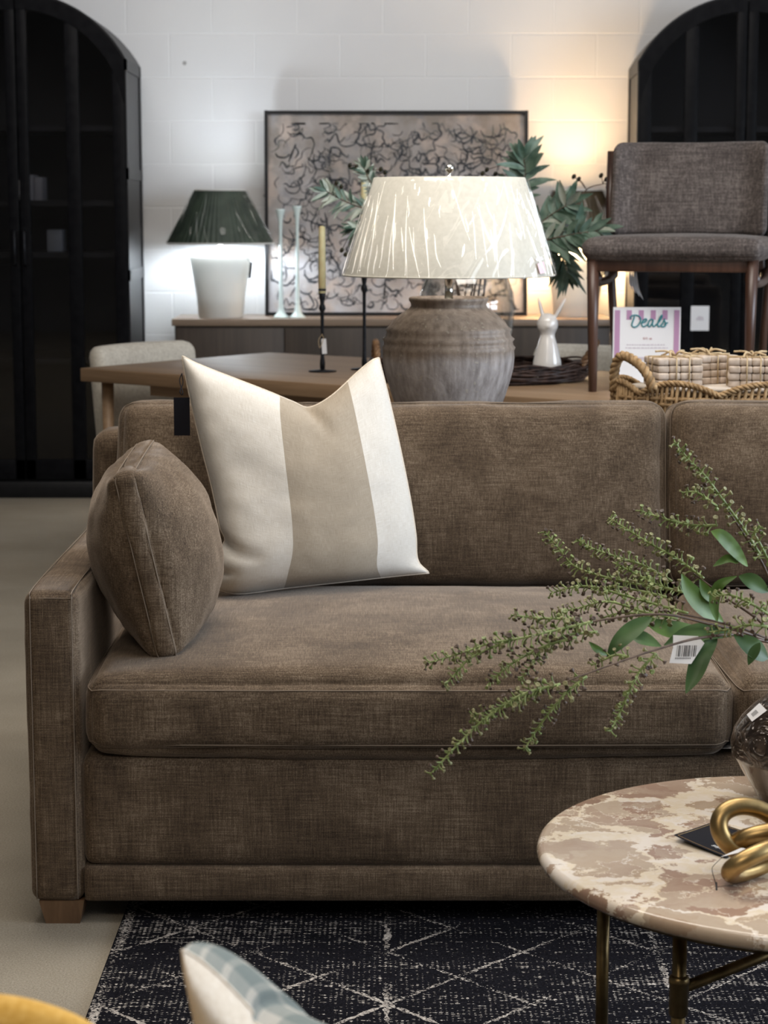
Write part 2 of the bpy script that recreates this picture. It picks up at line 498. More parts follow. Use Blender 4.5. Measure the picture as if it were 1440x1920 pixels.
M['olive_pale'] = leaf_mat('pale_silver_leaf', (0.24, 0.285, 0.225), (0.42, 0.45, 0.38), 25)
M['berry'] = leaf_mat('dark_olive_berry', (0.015, 0.014, 0.008), (0.04, 0.035, 0.018), 40, 0.3)
M['wicker_dark'] = leaf_mat('dark_wicker', (0.022, 0.012, 0.009), (0.065, 0.036, 0.027), 50)
M['wicker_brown'] = leaf_mat('brown_cane', (0.11, 0.052, 0.022), (0.22, 0.12, 0.055), 50)
M['seagrass'] = leaf_mat('seagrass', (0.22, 0.135, 0.060), (0.42, 0.28, 0.145), 70, 0.7)
M['bead'] = mottled('whitewashed_wood', (0.42, 0.33, 0.25), (0.60, 0.50, 0.42), 55, 0.7, stretch=(1, 1, 1))
M['board'] = mottled('pale_board', (0.52, 0.45, 0.38), (0.62, 0.56, 0.49), 12, 0.7)
M['raffia'] = mottled('raffia', (0.40, 0.29, 0.16), (0.55, 0.42, 0.26), 60, 0.8)
M['ceil'] = plain('ceiling_paint', (0.55, 0.55, 0.55), 0.9)
M['far_wall'] = plain('dim_wall_paint', (0.22, 0.21, 0.20), 0.9)
M['side_wall'] = plain('side_wall_paint', (0.42, 0.41, 0.40), 0.9)
M['reflected_book'] = plain('grey_reflection_tone', (0.20, 0.20, 0.21), 0.8)  # tone of the reflection stand-ins in the left cabinet
M['reflected_box_grey'] = plain('grey_box', (0.16, 0.17, 0.18), 0.7)
def emit(name, col, s):
    t = NT(name)
    e = t.n('ShaderNodeEmission')
    e.inputs['Color'].default_value = (*col, 1)
    e.inputs['Strength'].default_value = s
    return t.surf(e)
M['bulb_cool'] = emit('bulb_cool', (0.85, 0.93, 1.0), 12)
M['bulb_warm'] = emit('bulb_warm', (1.0, 0.72, 0.42), 12)

# ------------------------------------------------------------------ geometry helpers
def wm(o):
    m = o.matrix_basis.copy()
    return wm(o.parent) @ m if o.parent else m

def spline(pts, n=8, closed=False):
    pts = [V(p) for p in pts]
    out = []
    N = len(pts)
    segs = N if closed else N - 1
    for i in range(segs):
        if closed:
            p0, p1, p2, p3 = pts[(i - 1) % N], pts[i], pts[(i + 1) % N], pts[(i + 2) % N]
        else:
            p1, p2 = pts[i], pts[i + 1]
            p0 = pts[i - 1] if i > 0 else p1 * 2 - p2
            p3 = pts[i + 2] if i + 2 < N else p2 * 2 - p1
        for k in range(n):
            t = k / n
            out.append(0.5 * ((2 * p1) + (p2 - p0) * t + (2 * p0 - 5 * p1 + 4 * p2 - p3) * t * t + (3 * p1 - p0 - 3 * p2 + p3) * t ** 3))
    if not closed:
        out.append(pts[-1].copy())
    return out

def sample(pts, t):
    """point at parameter t (0..1) on a dense polyline"""
    x = max(0, min(1, t)) * (len(pts) - 1)
    i = min(int(x), len(pts) - 2)
    return pts[i].lerp(pts[i + 1], x - i)

def boxmap(u, v, w, half, r, puff=(0, 0, 0), pw=0.5):
    p = V((u * half[0], v * half[1], w * half[2]))
    q = V([max(-(h - r), min(h - r, c)) for c, h in zip(p, half)])
    d = p - q
    if d.length > 1e-9:
        p = q + d.normalized() * r
    U, W_, Wz = max(0, 1 - u * u), max(0, 1 - v * v), max(0, 1 - w * w)
    p.z += w * puff[2] * (U * W_) ** pw
    p.y += v * puff[1] * (U * Wz) ** pw
    p.x += u * puff[0] * (W_ * Wz) ** pw
    return p

class MB:
    def __init__(s):
        s.v, s.f, s.mi, s.sm, s.uv = [], [], [], [], []
        s.has_uv = False
    def add(s, vs, fs, mi=0, smooth=True, mat=None, uv=None):
        o = len(s.v)
        s.v += [mat @ V(p) if mat else V(p) for p in vs]
        for i, f in enumerate(fs):
            s.f.append(tuple(o + k for k in f))
            s.mi.append(mi[i] if isinstance(mi, list) else mi)
            s.sm.append(smooth)
        if uv:
            s.has_uv = True
            s.uv += uv
        else:
            s.uv += [(0, 0)] * len(vs)
        return s
    def box(s, c, size, bevel=0.0, rot=None, mi=0, seg=2, smooth=None):
        bm = bmesh.new()
        bmesh.ops.create_cube(bm, size=1)
        for v in bm.verts:
            v.co = V((v.co.x * size[0], v.co.y * size[1], v.co.z * size[2]))
        if bevel > 0:
            bmesh.ops.bevel(bm, geom=bm.edges[:], offset=min(bevel, min(size) * 0.49), segments=seg, profile=0.5, affect='EDGES')
        bm.verts.index_update()
        m = Matrix.Translation(V(c))
        if rot is not None:
            m = m @ (rot if isinstance(rot, Matrix) else Euler(rot).to_matrix().to_4x4())
        s.add([v.co.copy() for v in bm.verts], [[v.index for v in f.verts] for f in bm.faces], mi, (bevel > 0) if smooth is None else smooth, m)
        bm.free()
        return s
    def span(s, a, b, bevel=0.0, mi=0, seg=2):
        a, b = V(a), V(b)
        return s.box((a + b) / 2, [abs(x) for x in (b - a)], bevel, None, mi, seg)
    def soft(s, c, size, r, puff=(0, 0, 0), n=(24, 24, 10), rot=None, mi=0, pw=0.5):
        half = [x / 2 for x in size]
        m = Matrix.Translation(V(c))
        if rot is not None:
            m = m @ (rot if isinstance(rot, Matrix) else Euler(rot).to_matrix().to_4x4())
        def g(k, N):
            return math.sin(PI / 2 * (2 * k / N - 1))
        idx, vs, fs = {}, [], []
        def vid(u, v, w):
            key = (round(u, 5), round(v, 5), round(w, 5))
            if key not in idx:
                idx[key] = len(vs)
                vs.append(boxmap(u, v, w, half, r, puff, pw))
            return idx[key]
        nx, ny, nz = n
        for sg in (-1, 1):
            for i in range(nx):
                for j in range(ny):
                    q = [vid(g(a, nx), g(b, ny), sg) for a, b in ((i, j), (i + 1, j), (i + 1, j + 1), (i, j + 1))]
                    fs.append(q if sg > 0 else q[::-1])
            for i in range(nx):
                for j in range(nz):
                    q = [vid(g(a, nx), sg, g(b, nz)) for a, b in ((i, j), (i + 1, j), (i + 1, j + 1), (i, j + 1))]
                    fs.append(q if sg < 0 else q[::-1])
            for i in range(ny):
                for j in range(nz):
                    q = [vid(sg, g(a, ny), g(b, nz)) for a, b in ((i, j), (i + 1, j), (i + 1, j + 1), (i, j + 1))]
                    fs.append(q if sg > 0 else q[::-1])
        s.add(vs, fs, mi, True, m)
        return s
    def tube(s, path, r, n=8, closed=False, mi=0, caps=True):
        path = [V(p) for p in path]
        N = len(path)
        if N < 2:
            return s
        rad = r if callable(r) else (lambda t: r)
        vs, fs = [], []
        up = None
        for i, p in enumerate(path):
            if closed:
                d = path[(i + 1) % N] - path[(i - 1) % N]
            else:
                d = path[min(i + 1, N - 1)] - path[max(i - 1, 0)]
            d = d.normalized() if d.length > 1e-12 else V((0, 0, 1))
            if up is None:
                up = d.orthogonal().normalized()
            up = (up - d * up.dot(d))
            up = up.normalized() if up.length > 1e-6 else d.orthogonal().normalized()
            sd = d.cross(up)
            rr = rad(i / (N - 1))
            for k in range(n):
                a = 2 * PI * k / n
                vs.append(p + (up * math.cos(a) + sd * math.sin(a)) * rr)
        last = N if closed else N - 1
        for i in range(last):
            for k in range(n):
                a, b = i * n + k, i * n + (k + 1) % n
                j = ((i + 1) % N) * n
                fs.append((a, b, j + (k + 1) % n, j + k))
        if caps and not closed:
            fs.append(tuple(range(n))[::-1])
            fs.append(tuple((N - 1) * n + k for k in range(n)))
        s.add(vs, fs, mi)
        return s
    def lathe(s, prof, c=(0, 0, 0), n=48, mi=0, rfun=None, cap=True):
        c = V(c)
        vs, fs = [], []
        for i, (r, z) in enumerate(prof):
            for k in range(n):
                a = 2 * PI * k / n
                rr = rfun(r, z, a) if rfun else r
                vs.append(c + V((rr * math.cos(a), rr * math.sin(a), z)))
        for i in range(len(prof) - 1):
            for k in range(n):
                a, b = i * n + k, i * n + (k + 1) % n
                fs.append((a, b, b + n, a + n))
        if cap:
            if prof[0][0] > 1e-5:
                fs.append(tuple(range(n))[::-1])
            if prof[-1][0] > 1e-5:
                fs.append(tuple((len(prof) - 1) * n + k for k in range(n)))
        s.add(vs, fs, mi)
        return s
    def ball(s, c, r, n=10, mi=0, sc=(1, 1, 1), rot=None):
        prof = [(max(1e-6, r * math.sin(PI * i / n)), -r * math.cos(PI * i / n)) for i in range(n + 1)]
        t = MB().lathe(prof, (0, 0, 0), max(6, n), cap=False)
        m = Matrix.Translation(V(c)) @ (rot if rot else Matrix()) @ Matrix.Diagonal((*sc, 1))
        s.add(t.v, t.f, mi, True, m)
        return s
    def leaf(s, path, w, nrm, mi=0, fold=0.25, belly=0.45, uv=None):
        """lance leaf along a dense path; nrm = side the face looks to"""
        path = [V(p) for p in path]
        N = len(path)
        vs, fs = [], []
        for i, p in enumerate(path):
            d = (path[min(i + 1, N - 1)] - path[max(i - 1, 0)]).normalized()
            sd = d.cross(V(nrm))
            sd = sd.normalized() if sd.length > 1e-6 else d.orthogonal().normalized()
            nn = sd.cross(d)
            t = i / (N - 1)
            tt = t ** (math.log(0.5) / math.log(belly))
            hw = 0.5 * w * max(0.03, math.sin(PI * tt)) ** 0.8
            vs += [p - sd * hw + nn * hw * fold, p - sd * hw * 0.5 + nn * hw * fold * 0.45, p, p + sd * hw * 0.5 + nn * hw * fold * 0.45, p + sd * hw + nn * hw * fold]
        for i in range(N - 1):
            for k in range(4):
                a = i * 5 + k
                fs.append((a, a + 1, a + 6, a + 5))
        s.add(vs, fs, mi)
        return s
    def ruffle(s, amp, freq, amp2=0, freq2=1, seed=0.0, stretch=(1, 1, 1)):
        """push the surface in and out a little along its normals (creases in cloth)"""
        nr = [V((0, 0, 0)) for _ in s.v]
        for f in s.f:
            a, b, c = s.v[f[0]], s.v[f[1]], s.v[f[2]]
            n = (b - a).cross(c - a)
            if len(f) == 4:
                n += (c - a).cross(s.v[f[3]] - a)
            for k in f:
                nr[k] += n
        st = V(stretch)
        for i, p in enumerate(s.v):
            n = nr[i].normalized() if nr[i].length > 0 else V((0, 0, 1))
            q = V((p.x * st.x, p.y * st.y, p.z * st.z)) + V((seed, seed * 1.7, -seed))
            d = noise.noise(q * freq) * amp
            if amp2:
                d += noise.noise(q * freq2) * amp2
            s.v[i] = p + n * d
        return s
    def build(s, name, mats, parent=None, world=True):
        me = bpy.data.meshes.new(name)
        vs = s.v
        if parent is not None and world:
            inv = wm(parent).inverted()
            vs = [inv @ p for p in vs]
        me.from_pydata([tuple(p) for p in vs], [], s.f)
        if not isinstance(mats, (list, tuple)):
            mats = [mats]
        for m in mats:
            me.materials.append(M[m] if isinstance(m, str) else m)
        me.polygons.foreach_set('material_index', s.mi)
        me.polygons.foreach_set('use_smooth', s.sm)
        if s.has_uv:
            uvl = me.uv_layers.new(name='UVMap')
            for lp in me.loops:
                uvl.data[lp.index].uv = s.uv[lp.vertex_index]
        me.update()
        o = bpy.data.objects.new(name, me)
        COL.objects.link(o)
        if parent is not None:
            o.parent = parent
        return o

def tag(o, label, cat, group=None):
    o['label'] = label
    o['category'] = cat
    if group:
        o['group'] = group
    return o
def thing(name, label, cat, loc=(0, 0, 0), rz=0.0, group=None):
    o = bpy.data.objects.new(name, None)
    o.empty_display_size = 0.05
    COL.objects.link(o)
    o.location = loc
    o.rotation_euler = (0, 0, rz)
    return tag(o, label, cat, group)
def struct(mb, name, mat, parent=None):
    o = mb.build(name, mat, parent)
    o['kind'] = 'structure'
    return o
def copy_tree(o, loc, rz, label):
    c = o.copy()
    COL.objects.link(c)
    c.location = loc
    c.rotation_euler = (0, 0, rz)
    c['label'] = label
    def rec(src, dst):
        for ch in list(src.children):
            d = ch.copy()
            COL.objects.link(d)
            d.parent = dst
            rec(ch, d)
    rec(o, c)
    return c

def text_mesh(body, size, mat, parent, m4, name='lettering', extrude=0.0003, shear=0.0):
    """lettering turned into a mesh; m4 = world placement (x along the line, z out of the sheet)"""
    cu = bpy.data.curves.new(name, 'FONT')
    cu.body = body
    cu.size = size
    cu.extrude = extrude
    cu.shear = shear
    cu.align_x = 'CENTER'
    cu.align_y = 'CENTER'
    tmp = bpy.data.objects.new('tmp', cu)
    COL.objects.link(tmp)
    bpy.context.view_layer.update()
    ev = tmp.evaluated_get(bpy.context.evaluated_depsgraph_get())
    me = bpy.data.meshes.new_from_object(ev)
    bpy.data.objects.remove(tmp)
    inv = wm(parent).inverted() @ m4
    for v in me.vertices:
        v.co = inv @ v.co
    me.materials.clear()
    me.materials.append(M[mat])
    o = bpy.data.objects.new(name, me)
    COL.objects.link(o)
    o.parent = parent
    return o

def frame4(o, x, y):
    """matrix whose x and y axes run along the given directions"""
    x = V(x).normalized()
    z = x.cross(V(y)).normalized()
    y = z.cross(x)
    m = Matrix((x, y, z)).transposed().to_4x4()
    m.translation = V(o)
    return m

def pillow(top, bottom, left, right, nrm, tf, tb, N=36, p=2.2, crease=None, mats=(0, 0), wr=0.003, pinch=None):
    """knife-edge pillow. top/bottom run left to right, left/right run bottom to top; nrm = front"""
    top, bottom, left, right = [spline(c, 10) for c in (top, bottom, left, right)]
    nrm = V(nrm).normalized()
    c00, c10, c01, c11 = bottom[0], bottom[-1], top[0], top[-1]
    mb = MB()
    def surf(u, v):
        a = sample(bottom, u).lerp(sample(top, u), v)
        b = sample(left, v).lerp(sample(right, v), u)
        c = (c00.lerp(c10, u)).lerp(c01.lerp(c11, u), v)
        return a + b - c + (pinch(u, v) if pinch else V((0, 0, 0)))
    def g(k):
        t = k / N
        return 0.5 + 0.5 * math.sin(PI / 2 * (2 * t - 1)) * (0.75 + 0.25 * abs(2 * t - 1))
    vs, uvs, fs, mi = [], [], [], []
    front, back = {}, {}
    for i in range(N + 1):
        for j in range(N + 1):
            u, v = g(i), g(j)
            pt = surf(u, v)
            k = (max(0, 1 - abs(2 * u - 1) ** p) * max(0, 1 - abs(2 * v - 1) ** p)) ** 0.55
            w = noise.noise(pt * 14) * wr + noise.noise(pt * 34) * wr * 0.5
            f = k * tf + w * min(1, k * 4)
            if crease:
                f += crease(u, v) * min(1, k * 3)
            front[i, j] = len(vs)
            vs.append(pt + nrm * f)
            uvs.append((u, v))
    for i in range(N + 1):
        for j in range(N + 1):
            if i in (0, N) or j in (0, N):
                back[i, j] = front[i, j]
                continue
            u, v = g(i), g(j)
            pt = surf(u, v)
            k = (max(0, 1 - abs(2 * u - 1) ** p) * max(0, 1 - abs(2 * v - 1) ** p)) ** 0.55
            back[i, j] = len(vs)
            vs.append(pt - nrm * (k * tb + noise.noise(pt * 12) * wr * min(1, k * 4)))
            uvs.append((u, v))
    for i in range(N):
        for j in range(N):
            fs.append((front[i, j], front[i + 1, j], front[i + 1, j + 1], front[i, j + 1]))
            mi.append(mats[0])
    for i in range(N):
        for j in range(N):
            fs.append((back[i, j + 1], back[i + 1, j + 1], back[i + 1, j], back[i, j]))
            mi.append(mats[1])
    mb.add(vs, fs, mi, True, None, uvs)
    nb = len(left)
    lft = [p + (pinch(0, i / (nb - 1)) if pinch else V((0, 0, 0))) for i, p in enumerate(left)]
    rim = bottom + right[1:] + top[::-1][1:] + lft[::-1][1:-1]
    return mb, rim

def rope(mb, path, r, strands=3, pitch=0.03, n=6, closed=False, mi=0):
    """twisted cord following a dense path"""
    path = [V(p) for p in path]
    L = [0.0]
    for a, b in zip(path, path[1:]):
        L.append(L[-1] + (b - a).length)
    steps = max(8, int(L[-1] / (pitch / 7)))
    pts, j = [], 0
    for i in range(steps + 1):
        t = L[-1] * i / steps
        while j < len(L) - 2 and L[j + 1] < t:
            j += 1
        k = (t - L[j]) / max(1e-9, L[j + 1] - L[j])
        pts.append((path[j].lerp(path[j + 1], min(1, k)), t))
    up = None
    outs = [[] for _ in range(strands)]
    for i, (p, t) in enumerate(pts):
        d = (pts[min(i + 1, len(pts) - 1)][0] - pts[max(i - 1, 0)][0]).normalized()
        if up is None:
            up = d.orthogonal().normalized()
        up = (up - d * up.dot(d)).normalized()
        sd = d.cross(up)
        for q in range(strands):
            a = 2 * PI * (t / pitch + q / strands)
            outs[q].append(p + (up * math.cos(a) + sd * math.sin(a)) * r * 0.55)
    for o in outs:
        mb.tube(o, r * 0.6, n, mi=mi)
    return mb

# ================================================================== THE ROOM
WY = 9.85
struct(MB().span((-5, -4, -0.1), (5, WY + 0.1, 0)), 'floor', 'carpet')
struct(MB().span((-5, WY, -0.1), (5, WY + 0.12, 3.5)), 'wall_back', 'wall')
struct(MB().span((-5.1, -4, -0.1), (-5, WY + 0.1, 3.5)), 'wall_left', 'far_wall')
struct(MB().span((-5, -4.1, -0.1), (5, -4, 3.5)), 'wall_front', 'far_wall')
struct(MB().span((-5.1, -4.1, 3.4), (5.1, WY + 0.1, 3.5)), 'ceiling', 'ceil')
# right wall with the daylight window
wr_ = MB()
wr_.span((5, -4, -0.1), (5.1, 0.4, 3.5)).span((5, 5.6, -0.1), (5.1, WY + 0.1, 3.5))
wr_.span((5, 0.4, -0.1), (5.1, 5.6, 0.9)).span((5, 0.4, 2.9), (5.1, 5.6, 3.5))
struct(wr_, 'wall_right', 'side_wall')
wf = MB()
for y in (0.43, 2.13, 3.87, 5.57):
    wf.box((5.03, y, 1.9), (0.06, 0.06, 2.0))
for z in (0.93, 2.87):
    wf.box((5.03, 3.0, z), (0.06, 5.2, 0.06))
struct(wf, 'window_1', 'paper')

# ================================================================== SOFA
SX0, SX1 = -0.64, 1.885
sofa = thing('sofa', 'long brown chenille sofa with loose cushions on small wooden feet', 'sofa', (0.62, 4.1, 0))
b = MB()
b.soft((0.6225, 4.02, 0.2125), (2.335, 0.97, 0.207), 0.022, (0, 0.004, 0.004), (40, 16, 10))
b.ruffle(0.002, 6)
b.build('base', 'sofa', sofa)
b = MB()
b.soft((0.6225, 4.02, 0.0775), (2.335, 0.98, 0.067), 0.010, (0, 0.002, 0), (30, 10, 6))
b.build('base_rail', 'sofa', sofa)
for x0, x1 in ((SX0, SX0 + 0.096), (SX1 - 0.096, SX1)):
    cx = (x0 + x1) / 2
    b = MB()
    b.soft((cx, 4.055, 0.3305), (0.096, 1.05, 0.571), 0.020, (0.004, 0.006, 0.006), (14, 40, 34))
    b.ruffle(0.0025, 7, 0.0012, 22)
    arm = b.build('arm', 'sofa', sofa)
    p = MB()
    zt = 0.604
    for dx in (-0.036, 0.038):
        p.tube(spline([(cx + dx, 3.527, 0.052), (cx + dx, 3.5255, 0.3), (cx + dx, 3.527, 0.58), (cx + dx, 3.5335, zt), (cx + dx, 3.55, 0.6165), (cx + dx, 3.8, 0.6195), (cx + dx, 4.3, 0.6195)], 8), 0.0011, 6)
    p.tube(spline([(cx - 0.038, 3.5335, zt), (cx, 3.531, zt + 0.001), (cx + 0.038, 3.5335, zt)], 8), 0.0011, 6)
    p.build('piping', 'sofa_pipe', arm)
b = MB()
b.soft((0.615, 4.605, 0.42), (2.545, 0.15, 0.745), 0.030, (0.004, 0.006, 0.010), (50, 10, 20))
b.ruffle(0.003, 6)
b.build('back_frame', 'sofa', sofa)

def soft_cushion(name, c, size, r, puff, rot, n, w0, axis, wr=(0.003, 7, 0.0012, 24), seed=0.0, pw=0.5, sub=0.0015, parent=None, mat='sofa'):
    """boxed cushion with two piped seams; axis = the thin axis"""
    R = Euler(rot).to_matrix().to_4x4()
    b = MB().soft(c, size, r, puff, n, R, 0, pw)
    b.ruffle(wr[0], wr[1], wr[2], wr[3], seed)
    o = b.build(name, mat, parent)
    half = [x / 2 for x in size]
    m = Matrix.Translation(V(c)) @ R
    pm = MB()
    K = 40
    for sgn in (-1, 1):
        loop = []
        for side in range(4):
            for k in range(K):
                t = math.sin(PI / 2 * (2 * k / K - 1))
                a, bb = ((t, -1), (1, t), (-t, 1), (-1, -t))[side]
                if axis == 2:
                    q = boxmap(a, bb, sgn * w0, half, r, puff, pw)
                    cen = V((0, 0, q.z))
                else:
                    q = boxmap(a, sgn * w0, bb, half, r, puff, pw)
                    cen = V((0, q.y, 0))
                q = q + (q - cen).normalized() * sub
                loop.append(m @ q)
        pm.tube(loop, 0.0013, 6, closed=True)
    pm.build('piping', 'sofa_pipe' if mat == 'sofa' else mat, o)
    return o

soft_cushion('seat_cushion', (0.045, 3.937, 0.393), (1.150, 0.850, 0.134), 0.034, (0.012, 0.014, 0.050), (0, 0, 0), (50, 36, 12), 0.78, 2, seed=1.0, parent=sofa)
soft_cushion('seat_cushion', (1.205, 3.937, 0.393), (1.148, 0.850, 0.134), 0.034, (0.012, 0.014, 0.050), (0, 0, 0), (40, 30, 12), 0.78, 2, seed=5.0, parent=sofa)
soft_cushion('back_cushion', (0.018, 4.475, 0.660), (1.205, 0.150, 0.420), 0.045, (0.006, 0.050, -0.004), (-0.12, 0, 0), (50, 12, 30), 0.75, 1, (0.006, 5, 0.002, 18), 2.0, parent=sofa)
soft_cushion('back_cushion', (1.226, 4.475, 0.662), (1.195, 0.150, 0.420), 0.045, (0.006, 0.050, -0.004), (-0.12, 0, 0), (40, 12, 26), 0.75, 1, (0.006, 5, 0.002, 18), 8.0, parent=sofa)
for x in (-0.585, 1.83):
    for y in (3.575, 4.60):
        f = MB()
        vs = []
        for z, h in ((0, 0.031), (0.046, 0.041)):
            vs += [(x - h, y - h, z), (x + h, y - h, z), (x + h, y + h, z), (x - h, y + h, z)]
        f.add(vs, [(3, 2, 1, 0), (4, 5, 6, 7), (0, 1, 5, 4), (1, 2, 6, 5), (2, 3, 7, 6), (3, 0, 4, 7)], 0, False)
        f.build('foot', 'foot', sofa)
# white sheet tucked on the deck below the cushions
pa = MB()
q0, q1 = atY(1290, 1401, 3.60), atY(1378, 1401, 3.60)
pa.box(((q0.x + q1.x) / 2 + 0.05, 3.655, 0.3245), (0.19, 0.21, 0.0012), 0, (-0.02, 0, 0))
pa.build('paper_sheet', 'paper')
tag(bpy.data.objects['paper_sheet'], 'white sheet of paper tucked under the sofa seat cushions', 'paper')

# ---- loose brown pillow against the arm
sp = thing('side_pillow', 'brown boxed chenille pillow leaning on the sofa arm', 'pillow', (-0.42, 3.76, 0.47))
soft_cushion('cover', (-0.432, 3.795, 0.656), (0.385, 0.046, 0.350), 0.016, (0.004, 0.100, 0.004), Matrix.to_euler(Matrix.Rotation(math.radians(90), 3, 'Z') @ Matrix.Rotation(math.radians(-12), 3, 'X') @ Matrix.Rotation(math.radians(-3), 3, 'Y')), (40, 12, 40), 0.86, 1, (0.005, 9, 0.0035, 26), 3.3, 0.62, 0.0018, sp)

# ---- striped linen pillow
stp = thing('throw_pillow', 'large ivory linen pillow with a wide taupe centre stripe on the sofa', 'pillow', (-0.1, 4.2, 0.49))
P = lambda x, y, Y: atY(x, y, Y)
top = [P(342, 668, 4.27), P(372, 683, 4.265), P(430, 706, 4.26), P(500, 733, 4.25), P(548, 753, 4.245), P(580, 764, 4.25), P(622, 742, 4.27), P(668, 700, 4.31), P(696, 677, 4.33), P(710, 671, 4.34)]
bot = [P(404, 1104, 4.13), P(450, 1113, 4.13), P(540, 1102, 4.16), P(650, 1090, 4.20), P(740, 1080, 4.25), P(804, 1074, 4.28)]
lef = [P(404, 1104, 4.13), P(411, 1060, 4.14), P(413, 1000, 4.16), P(400, 925, 4.19), P(381, 850, 4.22), P(362, 770, 4.245), P(347, 700, 4.265), P(342, 668, 4.27)]
rig = [P(804, 1074, 4.28), P(783, 1050, 4.28), P(779, 1000, 4.29), P(768, 930, 4.30), P(752, 850, 4.31), P(732, 760, 4.33), P(710, 671, 4.34)]
def pinch(u, v):
    k = max(0, 1 - u) ** 9
    return V((0.010 * math.exp(-((v - 0.262) / 0.03) ** 2) - 0.007 * math.exp(-((v - 0.17) / 0.05) ** 2), 0, 0)) * k
def crease(u, v):
    c = 0.0
    # fold running in from the lower left corner and the pinch below the chopped top
    d = (v - 0.255 + 0.05 * u) / 0.028
    c -= 0.020 * math.exp(-d * d) * max(0, 1 - u / 0.30)
    d = (v - 0.10 - 0.25 * u) / 0.020
    c -= 0.018 * math.exp(-d * d) * max(0, 1 - u / 0.20)
    d = ((u - 0.56 - (0.96 - v) * 0.45) / 0.025)
    c -= 0.020 * math.exp(-d * d) * max(0, (v - 0.78) / 0.22)
    d = ((u - 0.50 + (0.98 - v) * 0.5) / 0.03)
    c -= 0.006 * math.exp(-d * d) * max(0, (v - 0.8) / 0.2)
    return c
mbp, rim = pillow(top, bot, lef, rig, (0.05, -0.97, 0.16), 0.100, 0.055, 56, 2.3, crease, wr=0.003, pinch=pinch)
cov = mbp.build('cover', 'stripe', stp)
MB().tube(rim, 0.0022, 6, closed=True).build('piping', 'linen', cov)
tg = MB()
a0 = P(341, 700, 4.262)
h0 = P(341, 741, 4.225)
tg.tube(spline([a0, a0 + V((-0.004, -0.01, -0.015)), h0 + V((0.002, 0, 0.006)), h0], 6), 0.0012, 5)
tg.tube(spline([a0, a0 + V((0.003, -0.012, -0.02)), h0 + V((-0.004, 0, 0.008)), h0], 6), 0.0012, 5)
hg = MB().box(P(341, 781, 4.225), (0.0335, 0.0015, 0.080), 0.0)
pl = hg
ht = hg.build('hang_tag', 'black_card', stp)
ht['label'] = 'black swing tag'
tg.build('string', 'black_card', ht)

# ================================================================== CONSOLE BEHIND THE SOFA, JAR LAMP
con = thing('console_table', 'dark wooden console table standing behind the sofa', 'table', (0.58, 4.93, 0))
MB().span((-0.20, 4.755, 0.725), (1.36, 5.105, 0.76), 0.004).build('tabletop', 'console_wood', con)
MB().span((-0.16, 4.79, 0.16), (1.32, 5.07, 0.185), 0.003).build('shelf', 'console_wood', con)
for x in (-0.16, 1.32):
    for y in (4.79, 5.07):
        MB().span((x - 0.022, y - 0.022, 0), (x + 0.022, y + 0.022, 0.725), 0.003).build('leg', 'console_wood', con)

LY = 4.93
lx = atY(841, 650, LY).x
SJ = FPX / (LY * CT + 0.33 * ST)
lamp = thing('table_lamp', 'big weathered clay jar lamp with plastic-wrapped cream shade', 'lamp', (lx, LY, 0.76))
prof_px = [(757, 101), (740, 107), (715, 115), (690, 121.5), (670, 123.5), (656, 123), (651, 125.5), (646, 121.5), (640, 120.5), (635, 124), (630, 118), (622, 115.5), (617, 118), (611, 111), (602, 105), (592, 94), (584, 83), (578, 74), (573, 70.5), (568, 71), (563, 74.5), (559, 74.5), (557, 72)]
prof = [(80 / SJ, 0.0), (84 / SJ, 0.004), (92 / SJ, 0.04)] + [(w / SJ, atY(841, y, LY).z - 0.76) for y, w in prof_px]
zr = prof[-1][1]
prof += [(66 / SJ, zr - 0.001), (62 / SJ, zr - 0.012), (64 / SJ, zr - 0.035)]
MB().lathe(prof, (lx, LY, 0.76), 72, rfun=lambda r, z, a: r * (1 + 0.004 * math.sin(3 * a + z * 20))).build('jar', 'jar', lamp)
nb = MB()
zb = atY(841, 521, LY - 0.1).z
nb.lathe([(62 / SJ, 0.76 + zr - 0.030), (62 / SJ, 0.76 + zr - 0.024), (0.0101, 0.76 + zr - 0.022), (0.0101, 0.76 + zr + 0.05), (0.014, 0.76 + zr + 0.052), (0.014, 0.76 + zr + 0.11), (0.004, 0.76 + zr + 0.112), (0.003, 1.385)], (lx, LY, 0), 24)
nb.build('stem', 'chrome', lamp)
RB, RT = 196 / SJ, 140 / SJ
ZB, ZT = atY(841, 517, LY).z, atY(841, 333, LY).z
sh = MB()
sh.lathe([(RB, ZB), (RT, ZT), (RT - 0.002, ZT), (RB - 0.002, ZB), (RB, ZB)], (lx, LY, 0), 96, cap=False)
for k in range(3):
    a = 2 * PI * k / 3 + 0.4
    sh.tube([(lx, LY, ZT - 0.02), (lx + RT * math.cos(a), LY + RT * math.sin(a), ZT - 0.004)], 0.0015, 6)
shade = sh.build('lamp_shade', 'shade_cream', lamp)
MB().tube([(lx + (RB + 0.0005) * math.cos(2 * PI * k / 96), LY + (RB + 0.0005) * math.sin(2 * PI * k / 96), ZB + 0.002) for k in range(96)], 0.0022, 6, closed=True).build('trim', 'shade_cream', shade)
